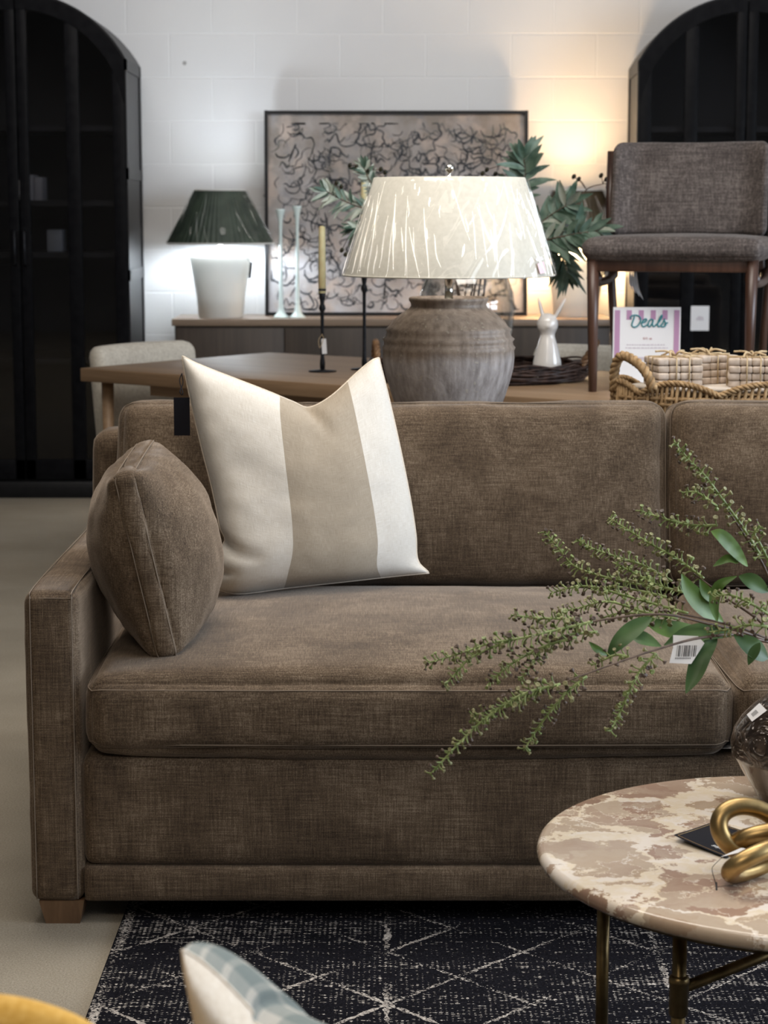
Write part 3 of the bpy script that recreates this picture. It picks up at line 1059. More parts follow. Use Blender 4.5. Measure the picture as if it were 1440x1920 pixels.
# cellophane wrap: a creased skin a few millimetres off the shade
wp = MB()
nu, nv = 260, 46
vs, fs = [], []
for j in range(nv + 1):
    t = j / nv
    for i in range(nu):
        a = 2 * PI * i / nu
        r = RB + (RT - RB) * t
        q = V((math.cos(a) * 1.2, math.sin(a) * 1.2, t * 0.5))
        q2 = V((math.cos(a - t * 0.5) * 3.4, math.sin(a - t * 0.5) * 3.4, t * 0.7))
        d = 0.0035 + 0.006 * max(0, 0.22 - abs(noise.noise(q * 2.2))) / 0.22 * 0.7 + 0.0045 * max(0, 0.12 - abs(noise.noise(q2 * 1.9))) / 0.12
        if t > 0.96:
            d = 0.003
        r += d
        vs.append((lx + r * math.cos(a), LY + r * math.sin(a), ZB - 0.001 + (ZT - ZB + 0.002) * t))
for j in range(nv):
    for i in range(nu):
        a, c2 = j * nu + i, j * nu + (i + 1) % nu
        fs.append((a, c2, c2 + nu, a + nu))
wp.add(vs, fs)
def creased(mb, x, y, rb, rt, zb, zt, n, seed, lead=None, wd=0.0011):
    """thin standing folds in a cellophane skin, mostly slanting down from the top hem"""
    rnd = random.Random(seed)
    for k in range(n):
        a = rnd.uniform(0, 2 * PI) if lead is None or k >= len(lead) else lead[k]
        t1 = rnd.uniform(0.25, 1.0)
        t0 = max(0.01, t1 - rnd.choice((0.08, 0.2, 0.45, 0.7)) * rnd.uniform(0.6, 1.2))
        sl = rnd.gauss(0.10, 0.16) * (t1 - t0)
        wob, ph = rnd.uniform(0.0, 0.02), rnd.uniform(0, 6)
        w = wd * rnd.uniform(0.45, 1.35)
        pts = []
        for i in range(15):
            q = i / 14
            t = t1 + (t0 - t1) * q
            aa = a + sl * q + wob * math.sin(q * 5 + ph) * q
            r = rb + (rt - rb) * t + 0.0055
            pts.append((x + r * math.cos(aa), y + r * math.sin(aa), zb + (zt - zb) * t))
        mb.tube(pts, lambda q: w * math.sin(PI * (0.04 + 0.92 * q)) + 0.0001, 6, mi=1)
creased(wp, lx, LY, RB, RT, ZB, ZT, 170, 9, None, 0.0015)
w_ = wp.build('plastic_wrap', ['wrap', 'wrap_fold'], lamp)
w_['label'] = 'clear cellophane wrap with bright creases'
fn = MB().lathe([(0.003, ZT - 0.004), (0.009, ZT), (0.009, ZT + 0.003), (0.004, ZT + 0.005), (0.004, ZT + 0.012), (0.009, ZT + 0.016), (0.0115, ZT + 0.022), (0.009, ZT + 0.029), (0.003, ZT + 0.032)], (lx, LY, 0), 20)
fn.build('finial', 'chrome', lamp)
def on_cone(px, py):
    z = atY(px, py, LY - 0.12).z
    r = RB + (RT - RB) * (z - ZB) / (ZT - ZB) + 0.006
    x = atY(px, py, LY - 0.12).x - lx
    return V((lx + x, LY - math.sqrt(max(1e-6, r * r - x * x)), z))
lb = MB()
for (x0, y0, x1, y1, dy, mi) in ((1006, 492, 1024, 511, 8, 0), (1001, 483, 1020, 487, -7, 1)):
    c = [on_cone(x0, y0 + 2), on_cone(x1 - 4, y0 - 2), on_cone(x1, y1), on_cone(x0 + 5, y1 + 2)]
    lb.add(c, [(0, 1, 2, 3), (3, 2, 1, 0)], mi, False)
lb.build('price_sticker', ['pink_label', 'paper'], shade)

# ================================================================== SIDEBOARD AT THE BACK WALL
SBZ = 0.797
sb = thing('sideboard', 'long low smoked oak sideboard against the block wall', 'sideboard', (0.04, 9.6, 0))
MB().span((-0.981, 9.39, SBZ - 0.032), (1.06, 9.835, SBZ), 0.002).build('top', 'side_top', sb)
MB().span((-0.968, 9.41, 0.10), (1.047, 9.83, SBZ - 0.032)).build('body', 'side_wood', sb)
MB().span((-0.93, 9.45, 0.0), (1.01, 9.80, 0.10)).build('plinth', 'side_wood', sb)
for k in range(4):
    x0 = -0.964 + k * 0.50275
    d = MB().span((x0 + 0.002, 9.395, 0.12), (x0 + 0.5007, 9.413, SBZ - 0.042), 0.002).build('door', 'side_wood', sb)

# ---- the two lamps on it
def urn_lamp(name, label, x, y, shade_mat, bulb_mat, hw_top, hw_bot, zt, zb, zbt, tag_side):
    t = thing(name, label, 'lamp', (x, y, SBZ), 0, 'white urn lamps on the sideboard')
    h = zbt - SBZ
    prof = [(0.001, 0), (0.098, 0), (0.104, 0.004), (0.112, h * 0.30), (0.127, h * 0.60), (0.139, h * 0.82), (0.1455, h * 0.895), (0.1450, h * 0.935), (0.139, h * 0.970), (0.127, h * 0.992), (0.108, h), (0.001, h + 0.001)]
    MB().lathe(prof, (x, y, SBZ), 56, cap=False).build('base', 'lamp_ceramic', t)
    MB().lathe([(0.012, zbt - 0.002), (0.012, zbt + 0.03), (0.016, zbt + 0.032), (0.016, zbt + 0.075), (0.004, zbt + 0.08), (0.003, zt + 0.0)], (x, y, 0), 16).build('stem', 'chrome', t)
    s = MB()
    n = 360
    def plt(r, z, a):
        return r * (1 + 0.007 * math.sin(a * 60) + 0.003 * math.sin(a * 23 + z * 30))
    s.lathe([(hw_bot, zb), (hw_bot * 0.62 + hw_top * 0.38, zb + (zt - zb) * 0.40), (hw_top, zt)], (x, y, 0), n, rfun=plt, cap=False)
    for k in range(3):
        a = 2 * PI * k / 3
        s.tube([(x, y, zt - 0.012), (x + hw_top * math.cos(a), y + hw_top * math.sin(a), zt - 0.003)], 0.0015, 6)
    so = s.build('lamp_shade', shade_mat, t)
    MB().lathe([(hw_top - 0.006, zt), (hw_bot - 0.006, zb)], (x, y, 0), 60, cap=False).build('lining', 'lining', so)
    r = MB()
    for rr, z in ((hw_bot, zb), (hw_top, zt)):
        r = MB()
        r.tube([(x + rr * math.cos(2 * PI * k / 72), y + rr * math.sin(2 * PI * k / 72), z) for k in range(72)], 0.004, 6, closed=True)
        r.build('trim', 'lamp_ceramic', so)
    wv = MB()
    nu, nv = 150, 20
    vs, fs = [], []
    for j in range(nv + 1):
        tt = j / nv
        for i in range(nu):
            a = 2 * PI * i / nu
            q = V((math.cos(a) * 2.2 + x, math.sin(a) * 2.2, tt * 0.7))
            rr = hw_bot + (hw_top - hw_bot) * tt + 0.006 + 0.006 * max(0, 0.2 - abs(noise.noise(q * 2.0))) / 0.2
            vs.append((x + rr * math.cos(a), y + rr * math.sin(a), zb + 0.001 + (zt - zb - 0.002) * tt))
    for j in range(nv):
        for i in range(nu):
            a, c2 = j * nu + i, j * nu + (i + 1) % nu
            fs.append((a, c2, c2 + nu, a + nu))
    wv.add(vs, fs)
    creased(wv, x, y, hw_bot + 0.002, hw_top + 0.002, zb, zt, 46, int(x * 50) + 60)
    wv.build('plastic_wrap', ['wrap', 'wrap_fold'], t)
    MB().ball((x, y, zbt + 0.105), 0.026, 12, sc=(1, 1, 1.25)).build('bulb', bulb_mat, t)
    if tag_side:
        g = MB()
        p0 = V((x + 0.120, y - 0.09, zbt - 0.03))
        g.tube([V((x + 0.02, y - 0.01, zbt + 0.004)), V((x + 0.10, y - 0.07, zbt + 0.004)), p0 + V((0.012, -0.01, 0.0)), p0 + V((0.022, -0.01, -0.02))], 0.001, 5)
        g.box(p0 + V((0.026, -0.01, -0.055)), (0.006, 0.03, 0.075), 0, (0, 0.12, 0.3))
        ho = g.build('hang_tag', 'black_card', t)
        ho['label'] = 'black swing tag'
    return V((x, y, zbt + 0.105))
LLx, LLy = atY(413, 450, 9.53).x, 9.53
LAMP_L = urn_lamp('urn_lamp', 'white urn table lamp with dark green pleated shade beside the left black cabinet', LLx, LLy, 'green_shade', 'bulb_cool', 0.117, 0.247, atY(413, 357, LLy).z, atY(413, 456, LLy).z, atY(413, 471, LLy).z, True)
LRx, LRy = atY(1081, 450, 9.60).x, 9.60
LAMP_R = urn_lamp('urn_lamp', 'white urn table lamp with green shade tinted brown for warm light behind the olive leaves', LRx, LRy, 'warm_tinted_shade', 'bulb_warm', 0.117, 0.235, atY(413, 357, LRy).z, atY(413, 462, LRy).z, atY(413, 476, LRy).z, False)

# ---- framed abstract picture leaning on the wall
pic = thing('framed_picture', 'large framed abstract charcoal scribble picture leaning on the wall', 'picture', (0.06, 9.76, SBZ))
PX0, PX1, PZ0, PZ1 = -0.566, 0.682, SBZ, 1.760
lean = 0.055
def pk(x, z, d=0.0):
    return V((x, 9.715 + d + (z - PZ0) / (PZ1 - PZ0) * lean, z))
def bar(mb, a, b, w, dpt):
    a, b = V(a), V(b)
    d = (b - a)
    m = frame4((a + b) / 2, d, V((0, 1, 0)))
    mb.box((0, 0, 0), (d.length, dpt, w))
    k = mb.v[-8:]
    mb.v[-8:] = [m @ p for p in k]
fr = MB()
bar(fr, pk(PX0, PZ0 + 0.008), pk(PX1, PZ0 + 0.008), 0.016, 0.045)
bar(fr, pk(PX0, PZ1 - 0.008), pk(PX1, PZ1 - 0.008), 0.016, 0.045)
bar(fr, pk(PX0 + 0.008, PZ0), pk(PX0 + 0.008, PZ1), 0.016, 0.045)
bar(fr, pk(PX1 - 0.008, PZ0), pk(PX1 - 0.008, PZ1), 0.016, 0.045)
fr.build('frame', 'black_wood', pic)
cv = MB()
a, b_, c, d = pk(PX0 + 0.014, PZ0 + 0.014, -0.008), pk(PX1 - 0.014, PZ0 + 0.014, -0.008), pk(PX1 - 0.014, PZ1 - 0.014, -0.008), pk(PX0 + 0.014, PZ1 - 0.014, -0.008)
off = V((0, 0.012, 0))
cv.add([a, b_, c, d, a + off, b_ + off, c + off, d + off], [(0, 1, 2, 3), (7, 6, 5, 4), (0, 4, 5, 1), (1, 5, 6, 2), (2, 6, 7, 3), (3, 7, 4, 0)], 0, False)
cvo = cv.build('canvas', 'canvas', pic)
rs = random.Random(11)
stk = MB()
def stroke(pts, w):
    pts = spline([pk(x, z, -0.0095) for x, z in pts], 6)
    n = len(pts)
    vs, fs = [], []
    for i, p in enumerate(pts):
        dd = (pts[min(i + 1, n - 1)] - pts[max(i - 1, 0)]).normalized()
        sd = dd.cross(V((0, 1, 0)))
        ww = w * (0.35 + 0.65 * math.sin(PI * (0.08 + 0.84 * i / (n - 1)))) * (0.7 + 0.6 * abs(noise.noise(p * 25)))
        vs += [p - sd * ww, p + sd * ww]
    for i in range(n - 1):
        fs.append((2 * i, 2 * i + 1, 2 * i + 3, 2 * i + 2))
        fs.append((2 * i + 2, 2 * i + 3, 2 * i + 1, 2 * i))
    stk.add(vs, fs, 0, False)
rx = lambda a, b: a + rs.random() * (b - a)
for k in range(560):
    kind = rs.random()
    # denser towards the lower two thirds, sparse at the top as in the drawing
    zf = rs.random() ** 0.9 * 0.88
    x, z = rx(PX0 + 0.05, PX1 - 0.09), PZ0 + 0.04 + zf * (PZ1 - PZ0)
    w = rx(0.0014, 0.0052)
    if kind < 0.42:      # wandering contour
        pts, ang = [(x, z)], rx(-0.6, 0.6)
        for _ in range(rs.randint(4, 8)):
            ang += rx(-1.5, 1.5)
            x += math.cos(ang) * rx(0.012, 0.035)
            z += math.sin(ang) * rx(0.010, 0.032)
            pts.append((x, z))
    elif kind < 0.68:    # cups, horns and loops
        r = rx(0.015, 0.055)
        a0, sw = rx(2.6, 3.8), rx(2.2, 4.6)
        pts = [(x + r * math.cos(a0 + sw * i / 7), z + r * rx(0.8, 1.0) * math.sin(a0 + sw * i / 7)) for i in range(8)]
    elif kind < 0.86:    # leaning vertical hatches
        h = rx(0.03, 0.09)
        pts = [(x, z), (x + rx(-0.01, 0.02), z + h * 0.5), (x + rx(-0.02, 0.04), z + h)]
    else:                # zig-zags
        pts = [(x + i * rx(0.012, 0.022), z + (i % 2) * rx(0.01, 0.04)) for i in range(rs.randint(4, 7))]
    pts = [(max(PX0 + 0.03, min(PX1 - 0.03, p[0])), max(PZ0 + 0.03, min(PZ1 - 0.06, p[1]))) for p in pts]
    stroke(pts, w)
stk.build('charcoal_drawing', 'charcoal', cvo)

# ---- slim milk-glass candlesticks in front of the picture
for px, lab, top_y in ((527, 'slim pale glass candlestick nearer the green lamp', 392), (558, 'slim pale glass candlestick second from the green lamp', 386)):
    o = atY(px, 588, 9.52)
    x, y = o.x, 9.52
    zt = atY(px, top_y, 9.52).z
    H = zt - SBZ
    prof = [(0.0375, 0), (0.0375, 0.004), (0.028, 0.012), (0.016, 0.028), (0.0115, 0.055), (0.0095, 0.12), (0.008, H * 0.5), (0.0075, H * 0.8), (0.009, H * 0.88), (0.015, H * 0.94), (0.021, H * 0.985), (0.022, H), (0.018, H), (0.011, H * 0.95)]
    o = MB().lathe(prof, (0, 0, 0), 28).build('candlestick', 'milk')
    o.location = (x, y, SBZ)
    tag(o, lab, 'candlestick', 'pale candlesticks on the sideboard')

# ================================================================== ARCHED BLACK CABINETS
def cabinet(label, loc, rz, extras):
    t = thing('arched_cabinet', label, 'cabinet', loc, rz, 'arched black cabinets')
    HW, D, ZS = 0.485, 0.56, 1.955
    RISE = 0.288
    R = (HW * HW + RISE * RISE) / (2 * RISE)
    ZC = ZS + RISE - R
    arc = lambda x, r=R: ZC + math.sqrt(max(0, r * r - x * x))
    W4 = wm(t)
    def bd(mb, name, mat, parent):
        mb.v = [W4 @ p for p in mb.v]
        return mb.build(name, mat, parent)
    m = MB()
    # local: front at y=0, back at y=D
    for s in (-1, 1):
        x = s * HW
        xi = s * (HW - 0.02)
        m.span((min(x, xi) + (0.006 if s < 0 else 0), 0, 0.06), (max(x, xi) - (0.006 if s > 0 else 0), D, ZS))
        # frame-and-panel side
        xo = s * HW
        for (y0, y1, z0, z1) in [(0, 0.045, 0.06, ZS), (D - 0.045, D, 0.06, ZS)] + [(0, D, z, z + 0.05) for z in (0.06, 0.62, 0.98, 1.43, ZS - 0.05)]:
            m.span((min(xo, xo - s * 0.012), y0, z0), (max(xo, xo - s * 0.012), y1, z1))
    n = 40
    vs, fs = [], []
    for i in range(n + 1):
        x = -HW + 2 * HW * i / n
        k = max(0, 1 - 0.03 / R)
        for (y, kk) in ((0, 1), (D, 1), (D, k), (0, k)):
            vs.append((x * kk, y, ZC + (arc(x) - ZC) * kk))
    for i in range(n):
        for q in range(4):
            a, b2 = i * 4 + q, i * 4 + (q + 1) % 4
            fs.append((a, b2, b2 + 4, a + 4))
    m.add(vs, fs, 0, False)
    m.span((-HW + 0.02, 0.02, 0.06), (HW - 0.02, D, 0.11))
    bd(m, 'body', 'black_wood', t)
    # back panel
    m = MB()
    vs = [(-HW + 0.01, D - 0.015, 0.06), (HW - 0.01, D - 0.015, 0.06)] + [(HW - 0.01 - (2 * HW - 0.02) * i / 30, D - 0.015, arc(HW - 0.01 - (2 * HW - 0.02) * i / 30) - 0.012) for i in range(31)]
    k = len(vs)
    vs += [(a, b2 + 0.012, c2) for a, b2, c2 in vs]
    fs = [tuple(range(k)), tuple(range(2 * k - 1, k - 1, -1))] + [(i, i + k, (i + 1) % k + k, (i + 1) % k) for i in range(k)]
    m.add(vs, fs, 0, False)
    bd(m, 'back_panel', 'black_inner', t)
    m = MB().span((-HW - 0.006, -0.012, 0), (HW + 0.006, D, 0.075), 0.004)
    bd(m, 'plinth', 'black_wood', t)
    for s in (-1, 1):
        m = MB()
        RO, RI = R - 0.008, R - 0.075
        xin, xout = 0.003, HW - 0.008
        ft, bk = -0.004, 0.020
        st = 0.055
        lo = 0.085
        def ztop(x):
            return ZC + math.sqrt(max(0, RO * RO - x * x))
        def zin(x):
            return ZC + math.sqrt(max(0, RI * RI - x * x))
        def bx(x0, x1, z0, z1):
            m.span((min(s * x0, s * x1), ft, z0), (max(s * x0, s * x1), bk, z1), 0.002)
        bx(xin, xin + st * 0.8, lo, zin(xin) + 0.02)
        bx(xout - st, xout, lo, ztop(xout) - 0.003)
        bx(xin, xout, lo, lo + 0.09)
        bx(0.215, 0.275, lo, zin(0.25) + 0.01)
        nn = 18
        vs, fs = [], []
        for i in range(nn + 1):
            x = xin + (xout - xin) * i / nn
            for y in (ft - 0.002, bk + 0.001):
                vs.append((s * x, y, ztop(x)))
                vs.append((s * x, y, min(ztop(x) - 0.01, zin(min(x, RI * 0.99)))))
        for i in range(nn):
            a = i * 4
            fs += [(a, a + 1, a + 5, a + 4), (a + 2, a + 6, a + 7, a + 3), (a, a + 4, a + 6, a + 2), (a + 1, a + 3, a + 7, a + 5)]
        m.add(vs, fs, 0, False)
        dr = bd(m, 'door', 'black_shaded', t)
        # glass behind the frame, arched top
        g = MB()
        vs, fs = [], []
        for i in range(nn + 1):
            x = xin + 0.02 + (xout - 0.03 - xin) * i / nn
            for y in (0.010, 0.014):
                vs += [(s * x, y, lo + 0.05), (s * x, y, ztop(x) - 0.03)]
        for i in range(nn):
            a = i * 4
            fs += [(a, a + 4, a + 5, a + 1), (a + 2, a + 3, a + 7, a + 6)]
        g.add(vs, fs, 0, False)
        bd(g, 'pane', 'pane', dr)
        h = MB().tube([(s * 0.022, -0.004, 1.05), (s * 0.022, -0.026, 1.055), (s * 0.022, -0.026, 1.20), (s * 0.022, -0.004, 1.205)], 0.005, 8)
        bd(h, 'handle', 'black_metal', dr)
    for z in (0.62, 1.095, 1.325, 1.655):
        bd(MB().span((-HW + 0.022, 0.05, z - 0.012), (HW - 0.022, D - 0.02, z + 0.012)), 'shelf', 'black_wood', t)
    if extras:
        m = MB().box((-0.185, -0.0065, 0.808), (0.083, 0.0012, 0.112))
        po = bd(m, 'price_tag', 'paper', t)
        po['label'] = 'white paper price tag'
        m = MB()
        for k in range(5):
            m.box((-0.185 + (k - 2) * 0.006, -0.0076, 0.808 + (0.004 if k % 2 else 0)), (0.005, 0.0008, 0.008 + 0.004 * (k % 3)))
        m.box((-0.185, -0.0076, 0.801), (0.034, 0.0008, 0.004))
        bd(m, 'print', 'grey_ink', po)
    return t
cabinet('black arched glass-door cabinet left of the green-shaded lamp', (-1.624, 9.13, 0), 0, False)
cabinet('black arched glass-door cabinet behind the upholstered chair', (1.621, 9.24, 0), math.radians(-2.5), True)
# made-up shelf things standing in for reflections in the left cabinet's glass
for px, w_, h_, lab in ((61, 0.020, 0.115, 'pale grey upright standing in for a reflection, left of its pair'), (78, 0.018, 0.105, 'pale grey upright standing in for a reflection, right of its pair')):
    p0 = atY(px, 470, 9.33)
    o = MB().span((-w_, -0.07, 0), (w_, 0.07, h_), 0.002).build('reflected_book', 'reflected_book')
    o.location = (p0.x, 9.35, 1.337)
    tag(o, lab, 'reflected_book', 'reflection stand-ins in the left cabinet')
p0 = atY(93, 470, 9.33)
o = MB().span((-0.035, -0.06, 0), (0.035, 0.06, 0.10), 0.003).build('reflected_box', 'reflected_box_grey')
o.location = (p0.x + 0.03, 9.35, 1.107)
tag(o, 'small grey block standing in for a reflection in the left cabinet glass', 'box')
p0 = atY(70, 345, 9.33)
o = MB().lathe([(0.022, 0), (0.03, 0.03), (0.028, 0.07), (0.012, 0.10), (0.009, 0.14), (0.012, 0.145)], (0, 0, 0), 24).build('reflected_bottle', 'ceramic')
o.location = (p0.x, 9.34, 1.337 + 0.0)
o.location = (p0.x - 0.10, 9.34, 1.337)
tag(o, 'small pale shape standing in for a reflection in the left cabinet glass', 'reflected_bottle')

# ================================================================== DINING TABLE
TZ = 0.76
TA = math.atan2(-0.605, 0.795)
dt = thing('dining_table', 'long oak dining table set at an angle behind the sofa', 'table', (-1.033, 6.885, 0), TA)
W4 = wm(dt)
def tb(mb, name, mat='table_wood'):
    o = mb.build(name, mat, dt, world=False)
    return o
tb(MB().span((0, 0, TZ - 0.045), (2.46, 0.99, TZ), 0.003), 'tabletop')
tb(MB().span((0.26, 0.07, TZ - 0.085), (2.20, 0.10, TZ - 0.045)), 'apron')
tb(MB().span((0.26, 0.89, TZ - 0.085), (2.20, 0.92, TZ - 0.045)), 'apron')
for x in (0.065, 2.395):
    for y in (0.065, 0.925):
        tb(MB().tube([(x, y, 0), (x, y, TZ - 0.045)], lambda k: 0.014 + 0.007 * k, 14), 'leg')
def tloc(x, y):
    return W4 @ V((x, y, TZ))

# ---- cream dining chairs tucked under it
def cream_chair(label, loc, rz):
    t = thing('dining_chair', label, 'chair', loc, rz, 'cream dining chairs at the oak table')
    # faces local -y
    m = MB().soft((0, -0.02, 0.43), (0.50, 0.48, 0.11), 0.04, (0, 0, 0.015), (14, 14, 6))
    m.build('seat', 'cream_fab', t, world=False)
    m = MB().soft((0, 0.24, 0.605), (0.50, 0.085, 0.42), 0.038, (0, 0.008, 0.004), (24, 6, 16))
    for i, p in enumerate(m.v):
        m.v[i] = V((p.x, p.y - 0.55 * p.x * p.x + (p.z - 0.4) * 0.10, p.z))
    m.build('backrest', 'cream_fab', t, world=False)
    for s in (-1, 1):
        MB().tube([(s * 0.225, -0.205, 0), (s * 0.225, -0.20, 0.40)], lambda k: 0.013 + 0.005 * k, 10).build('leg', 'light_wood', t, world=False)
        MB().tube([(s * 0.235, 0.29, 0), (s * 0.225, 0.205, 0.40)], lambda k: 0.014 + 0.003 * (1 - k), 10).build('leg', 'light_wood', t, world=False)
    return t
cream_chair('cream upholstered dining chair at the left end of the oak table', (*((tloc(0.12, 0.44)).xy), 0), TA + PI * 0.5)
cream_chair('cream upholstered dining chair behind the wicker tray and white rabbit', (*((tloc(1.25, 1.05)).xy), 0), TA)

# ---- black candle holders with ivory candles
def holder(label, clabel, x, y, H, chh, tagged, twist=True):
    t = thing('candle_holder', label, 'candle holder', (x, y, TZ), 0, 'black iron candle holders on the table')
    MB().lathe([(0.001, 0), (0.046, 0), (0.046, 0.004), (0.012, 0.007), (0.008, 0.010)], (x, y, TZ), 32).build('foot', 'black_metal', t)
    prof = [(0.006, 0.008), (0.0085, 0.012), (0.009, 0.03), (0.0062, 0.050), (0.0055, H * 0.5), (0.0060, H - 0.085), (0.0060, H - 0.078), (0.0115, H - 0.066), (0.0095, H - 0.056), (0.0065, H - 0.050), (0.0095, H - 0.03), (0.0135, H), (0.0105, H), (0.0095, H - 0.02), (0.001, H - 0.021)]
    MB().lathe(prof, (x, y, TZ), 20, cap=False).build('stem', 'black_metal', t)
    if tagged:
        g = MB().box((x + 0.006, y - 0.011, TZ + 0.085), (0.016, 0.001, 0.050), 0, (0, -0.06, 0.1))
        ho = g.build('price_tag', 'paper', t)
        ho['label'] = 'white paper price tag'
        MB().tube(spline([(x, y - 0.007, TZ + 0.125), (x - 0.012, y - 0.012, TZ + 0.105), (x - 0.008, y - 0.014, TZ + 0.08), (x + 0.003, y - 0.012, TZ + 0.108), (x, y - 0.007, TZ + 0.125)], 6), 0.001, 5).build('string', 'raffia', ho)
    c = MB()
    c.lathe([(0.0085, 0), (0.0125, 0.004), (0.0115, chh * 0.6), (0.0100, chh - 0.004), (0.0065, chh), (0.001, chh + 0.001)], (0, 0, 0), 20)
    o = c.build('candle', 'candle')
    MB().tube([(0, 0, chh), (0.001, 0, chh + 0.010)], 0.0008, 5).build('wick', 'ink', o)
    o.location = (x, y, TZ + H - 0.018)
    tag(o, clabel, 'candle', 'ivory taper candles')
holder('shorter black iron candle holder with white price tag', 'ivory taper candle in the shorter black holder', -0.204, 6.721, atY(605, 541, 6.721).z - TZ, atY(608, 424, 6.721).z - atY(605, 541, 6.721).z + 0.018, True)
hz = atY(683, 505, 6.81).z - TZ
holder('taller black iron candle holder half hidden by the big lamp shade', 'ivory taper candle in the taller black holder', -0.066, 6.81, hz, atY(678, 326, 6.81).z - TZ - hz + 0.018, False)

# ---- dark wicker tray
TC = V((0.30, 6.42, TZ))
tr = thing('wicker_tray', 'oval dark wicker tray with cane handles on the oak table', 'tray', TC)
ra, rb_ = 0.345, 0.285
def ell(a, k=1.0, z=0.0):
    return TC + V((ra * k * math.cos(a), rb_ * k * math.sin(a), z))
m = MB()
m.lathe([(0.001, 0.002), (1.0, 0.002), (1.0, 0.012), (0.001, 0.012)], (0, 0, 0), 60)
m.v = [TC + V((p.x * ra * 0.95, p.y * rb_ * 0.95, p.z)) for p in m.v]
m.build('base', 'wicker_dark', tr)
m = MB()
rw = random.Random(5)
for k in range(54):
    z0 = rw.uniform(0.010, 0.058)
    a0 = rw.uniform(0, 2 * PI)
    sp_ = rw.uniform(1.2, 3.4)
    kk = rw.uniform(0.93, 1.02)
    ph, am = rw.uniform(0, 6.28), rw.uniform(0.004, 0.012)
    pts = [ell(a0 + sp_ * i / 26, kk + 0.012 * math.sin(i * 0.9 + ph), max(0.007, z0 + am * math.sin(i * 0.55 + ph))) for i in range(27)]
    m.tube(pts, rw.uniform(0.003, 0.0055), 6)
m.build('rim', 'wicker_dark', tr)
for s, ang in ((1, -0.10), (-1, PI + 0.05)):
    m = MB()
    c0 = ell(ang - 0.30, 0.99, 0.05)
    c1 = ell(ang + 0.30, 0.99, 0.05)
    mid = (c0 + c1) / 2
    out = V((s * (0.045 if s > 0 else 0.0), 0, 0))
    pth = spline([c0, c0.lerp(mid, 0.15) + out * 0.7 + V((0, 0, 0.045)), mid + out + V((0, 0, 0.068)), c1.lerp(mid, 0.15) + out * 0.7 + V((0, 0, 0.045)), c1], 8)
    rope(m, pth, 0.010, 3, 0.05)
    h = m.build('handle', 'wicker_brown', tr)
    h['label'] = 'brown cane handle'

# ---- white rabbit figurine (one glazed body)
RBT = V((0.507, 6.30, TZ + 0.0125))
m = MB()
m.lathe([(0.001, 0), (0.044, 0), (0.0475, 0.006), (0.0475, 0.022), (0.044, 0.05), (0.037, 0.082), (0.029, 0.110), (0.0235, 0.128), (0.0225, 0.135), (0.025, 0.143), (0.031, 0.155), (0.033, 0.167), (0.031, 0.180), (0.024, 0.192), (0.012, 0.200), (0.001, 0.202)], (0, 0, 0), 40, cap=False)
m.ball((0, -0.026, 0.163), 0.012, 10, sc=(1.1, 0.8, 0.8))
for (bx_, by_, tx, ty, tz, w_) in ((-0.010, 0, -0.030, 0.006, 0.252, 0.0095), (0.014, -0.004, 0.056, -0.004, 0.250, 0.0105)):
    b0, t0 = V((bx_, by_, 0.174)), V((tx, ty, tz))
    d = t0 - b0
    q = MB().ball((0, 0, 0.5), 0.5, 14, sc=(1, 1, 1))
    rotm = d.to_track_quat('Z', 'Y').to_matrix().to_4x4()
    q.v = [b0 + rotm @ V((p.x * w_ * 2 * (1.15 - 0.35 * p.z), p.y * w_ * 1.1, p.z * d.length)) for p in q.v]
    m.add(q.v, q.f)
rb = m.build('rabbit_figurine', 'ceramic')
rb.location = RBT
rm = rb.modifiers.new('weld', 'REMESH')
rm.mode = 'VOXEL'
rm.voxel_size = 0.0026
rm.use_smooth_shade = True
rm.use_remove_disconnected = False
sm_ = rb.modifiers.new('soften', 'SMOOTH')
sm_.factor = 0.5
sm_.iterations = 4
tag(rb, 'glossy white ceramic rabbit with tall ears in the wicker tray', 'figurine')

# ---- big clear glass vase and olive branches
GV = V((0.262, 6.45, TZ + 0.0125))
m = MB()
gp = [(0.055, 0.0), (0.075, 0.004), (0.100, 0.035), (0.128, 0.085), (0.146, 0.14), (0.153, 0.20), (0.148, 0.26), (0.130, 0.31), (0.105, 0.345), (0.092, 0.37), (0.098, 0.395), (0.108, 0.41)]
m.lathe(gp + [(0.104, 0.411)] + [(r - 0.005, z + 0.003) for r, z in gp[::-1][1:]] + [(0.001, 0.010)], GV, 56)
gv = MB()
gv.v, gv.f, gv.mi, gv.sm, gv.uv = [p - GV for p in m.v], m.f, m.mi, m.sm, m.uv
gvo = gv.build('glass_vase', 'glass')
gvo.location = GV
tag(gvo, 'large bulbous clear glass vase behind the clay jar lamp', 'vase')

def leafy(mb, path, n, ln, wd, rnd, mi_pick, t0=0.25, droop=0.0, face=V((0, -1, 0.35))):
    for k in range(n):
        t = t0 + (1 - t0) * (k + 0.5) / n
        p = sample(path, t)
        d = (sample(path, min(1, t + 0.03)) - sample(path, max(0, t - 0.03))).normalized()
        side = d.cross(face).normalized() * (1 if k % 2 else -1)
        side = (side + V((rnd.uniform(-.5, .5), rnd.uniform(-.7, .7), rnd.uniform(-.5, .5)))).normalized()
        dd = (d * rnd.uniform(0.5, 1.0) + side * rnd.uniform(0.6, 1.0)).normalized()
        L = ln * rnd.uniform(0.7, 1.15)
        bend = V((0, 0, -droop)) + side * rnd.uniform(-.1, .25)
        pts = [p + dd * L * q + bend * L * q * q for q in [i / 7 for i in range(8)]]
        nn = (face + V((rnd.uniform(-.6, .6), rnd.uniform(-.3, .3), rnd.uniform(-.6, .6)))).normalized()
        mb.leaf(pts, wd * rnd.uniform(0.8, 1.2), nn, mi_pick(rnd))
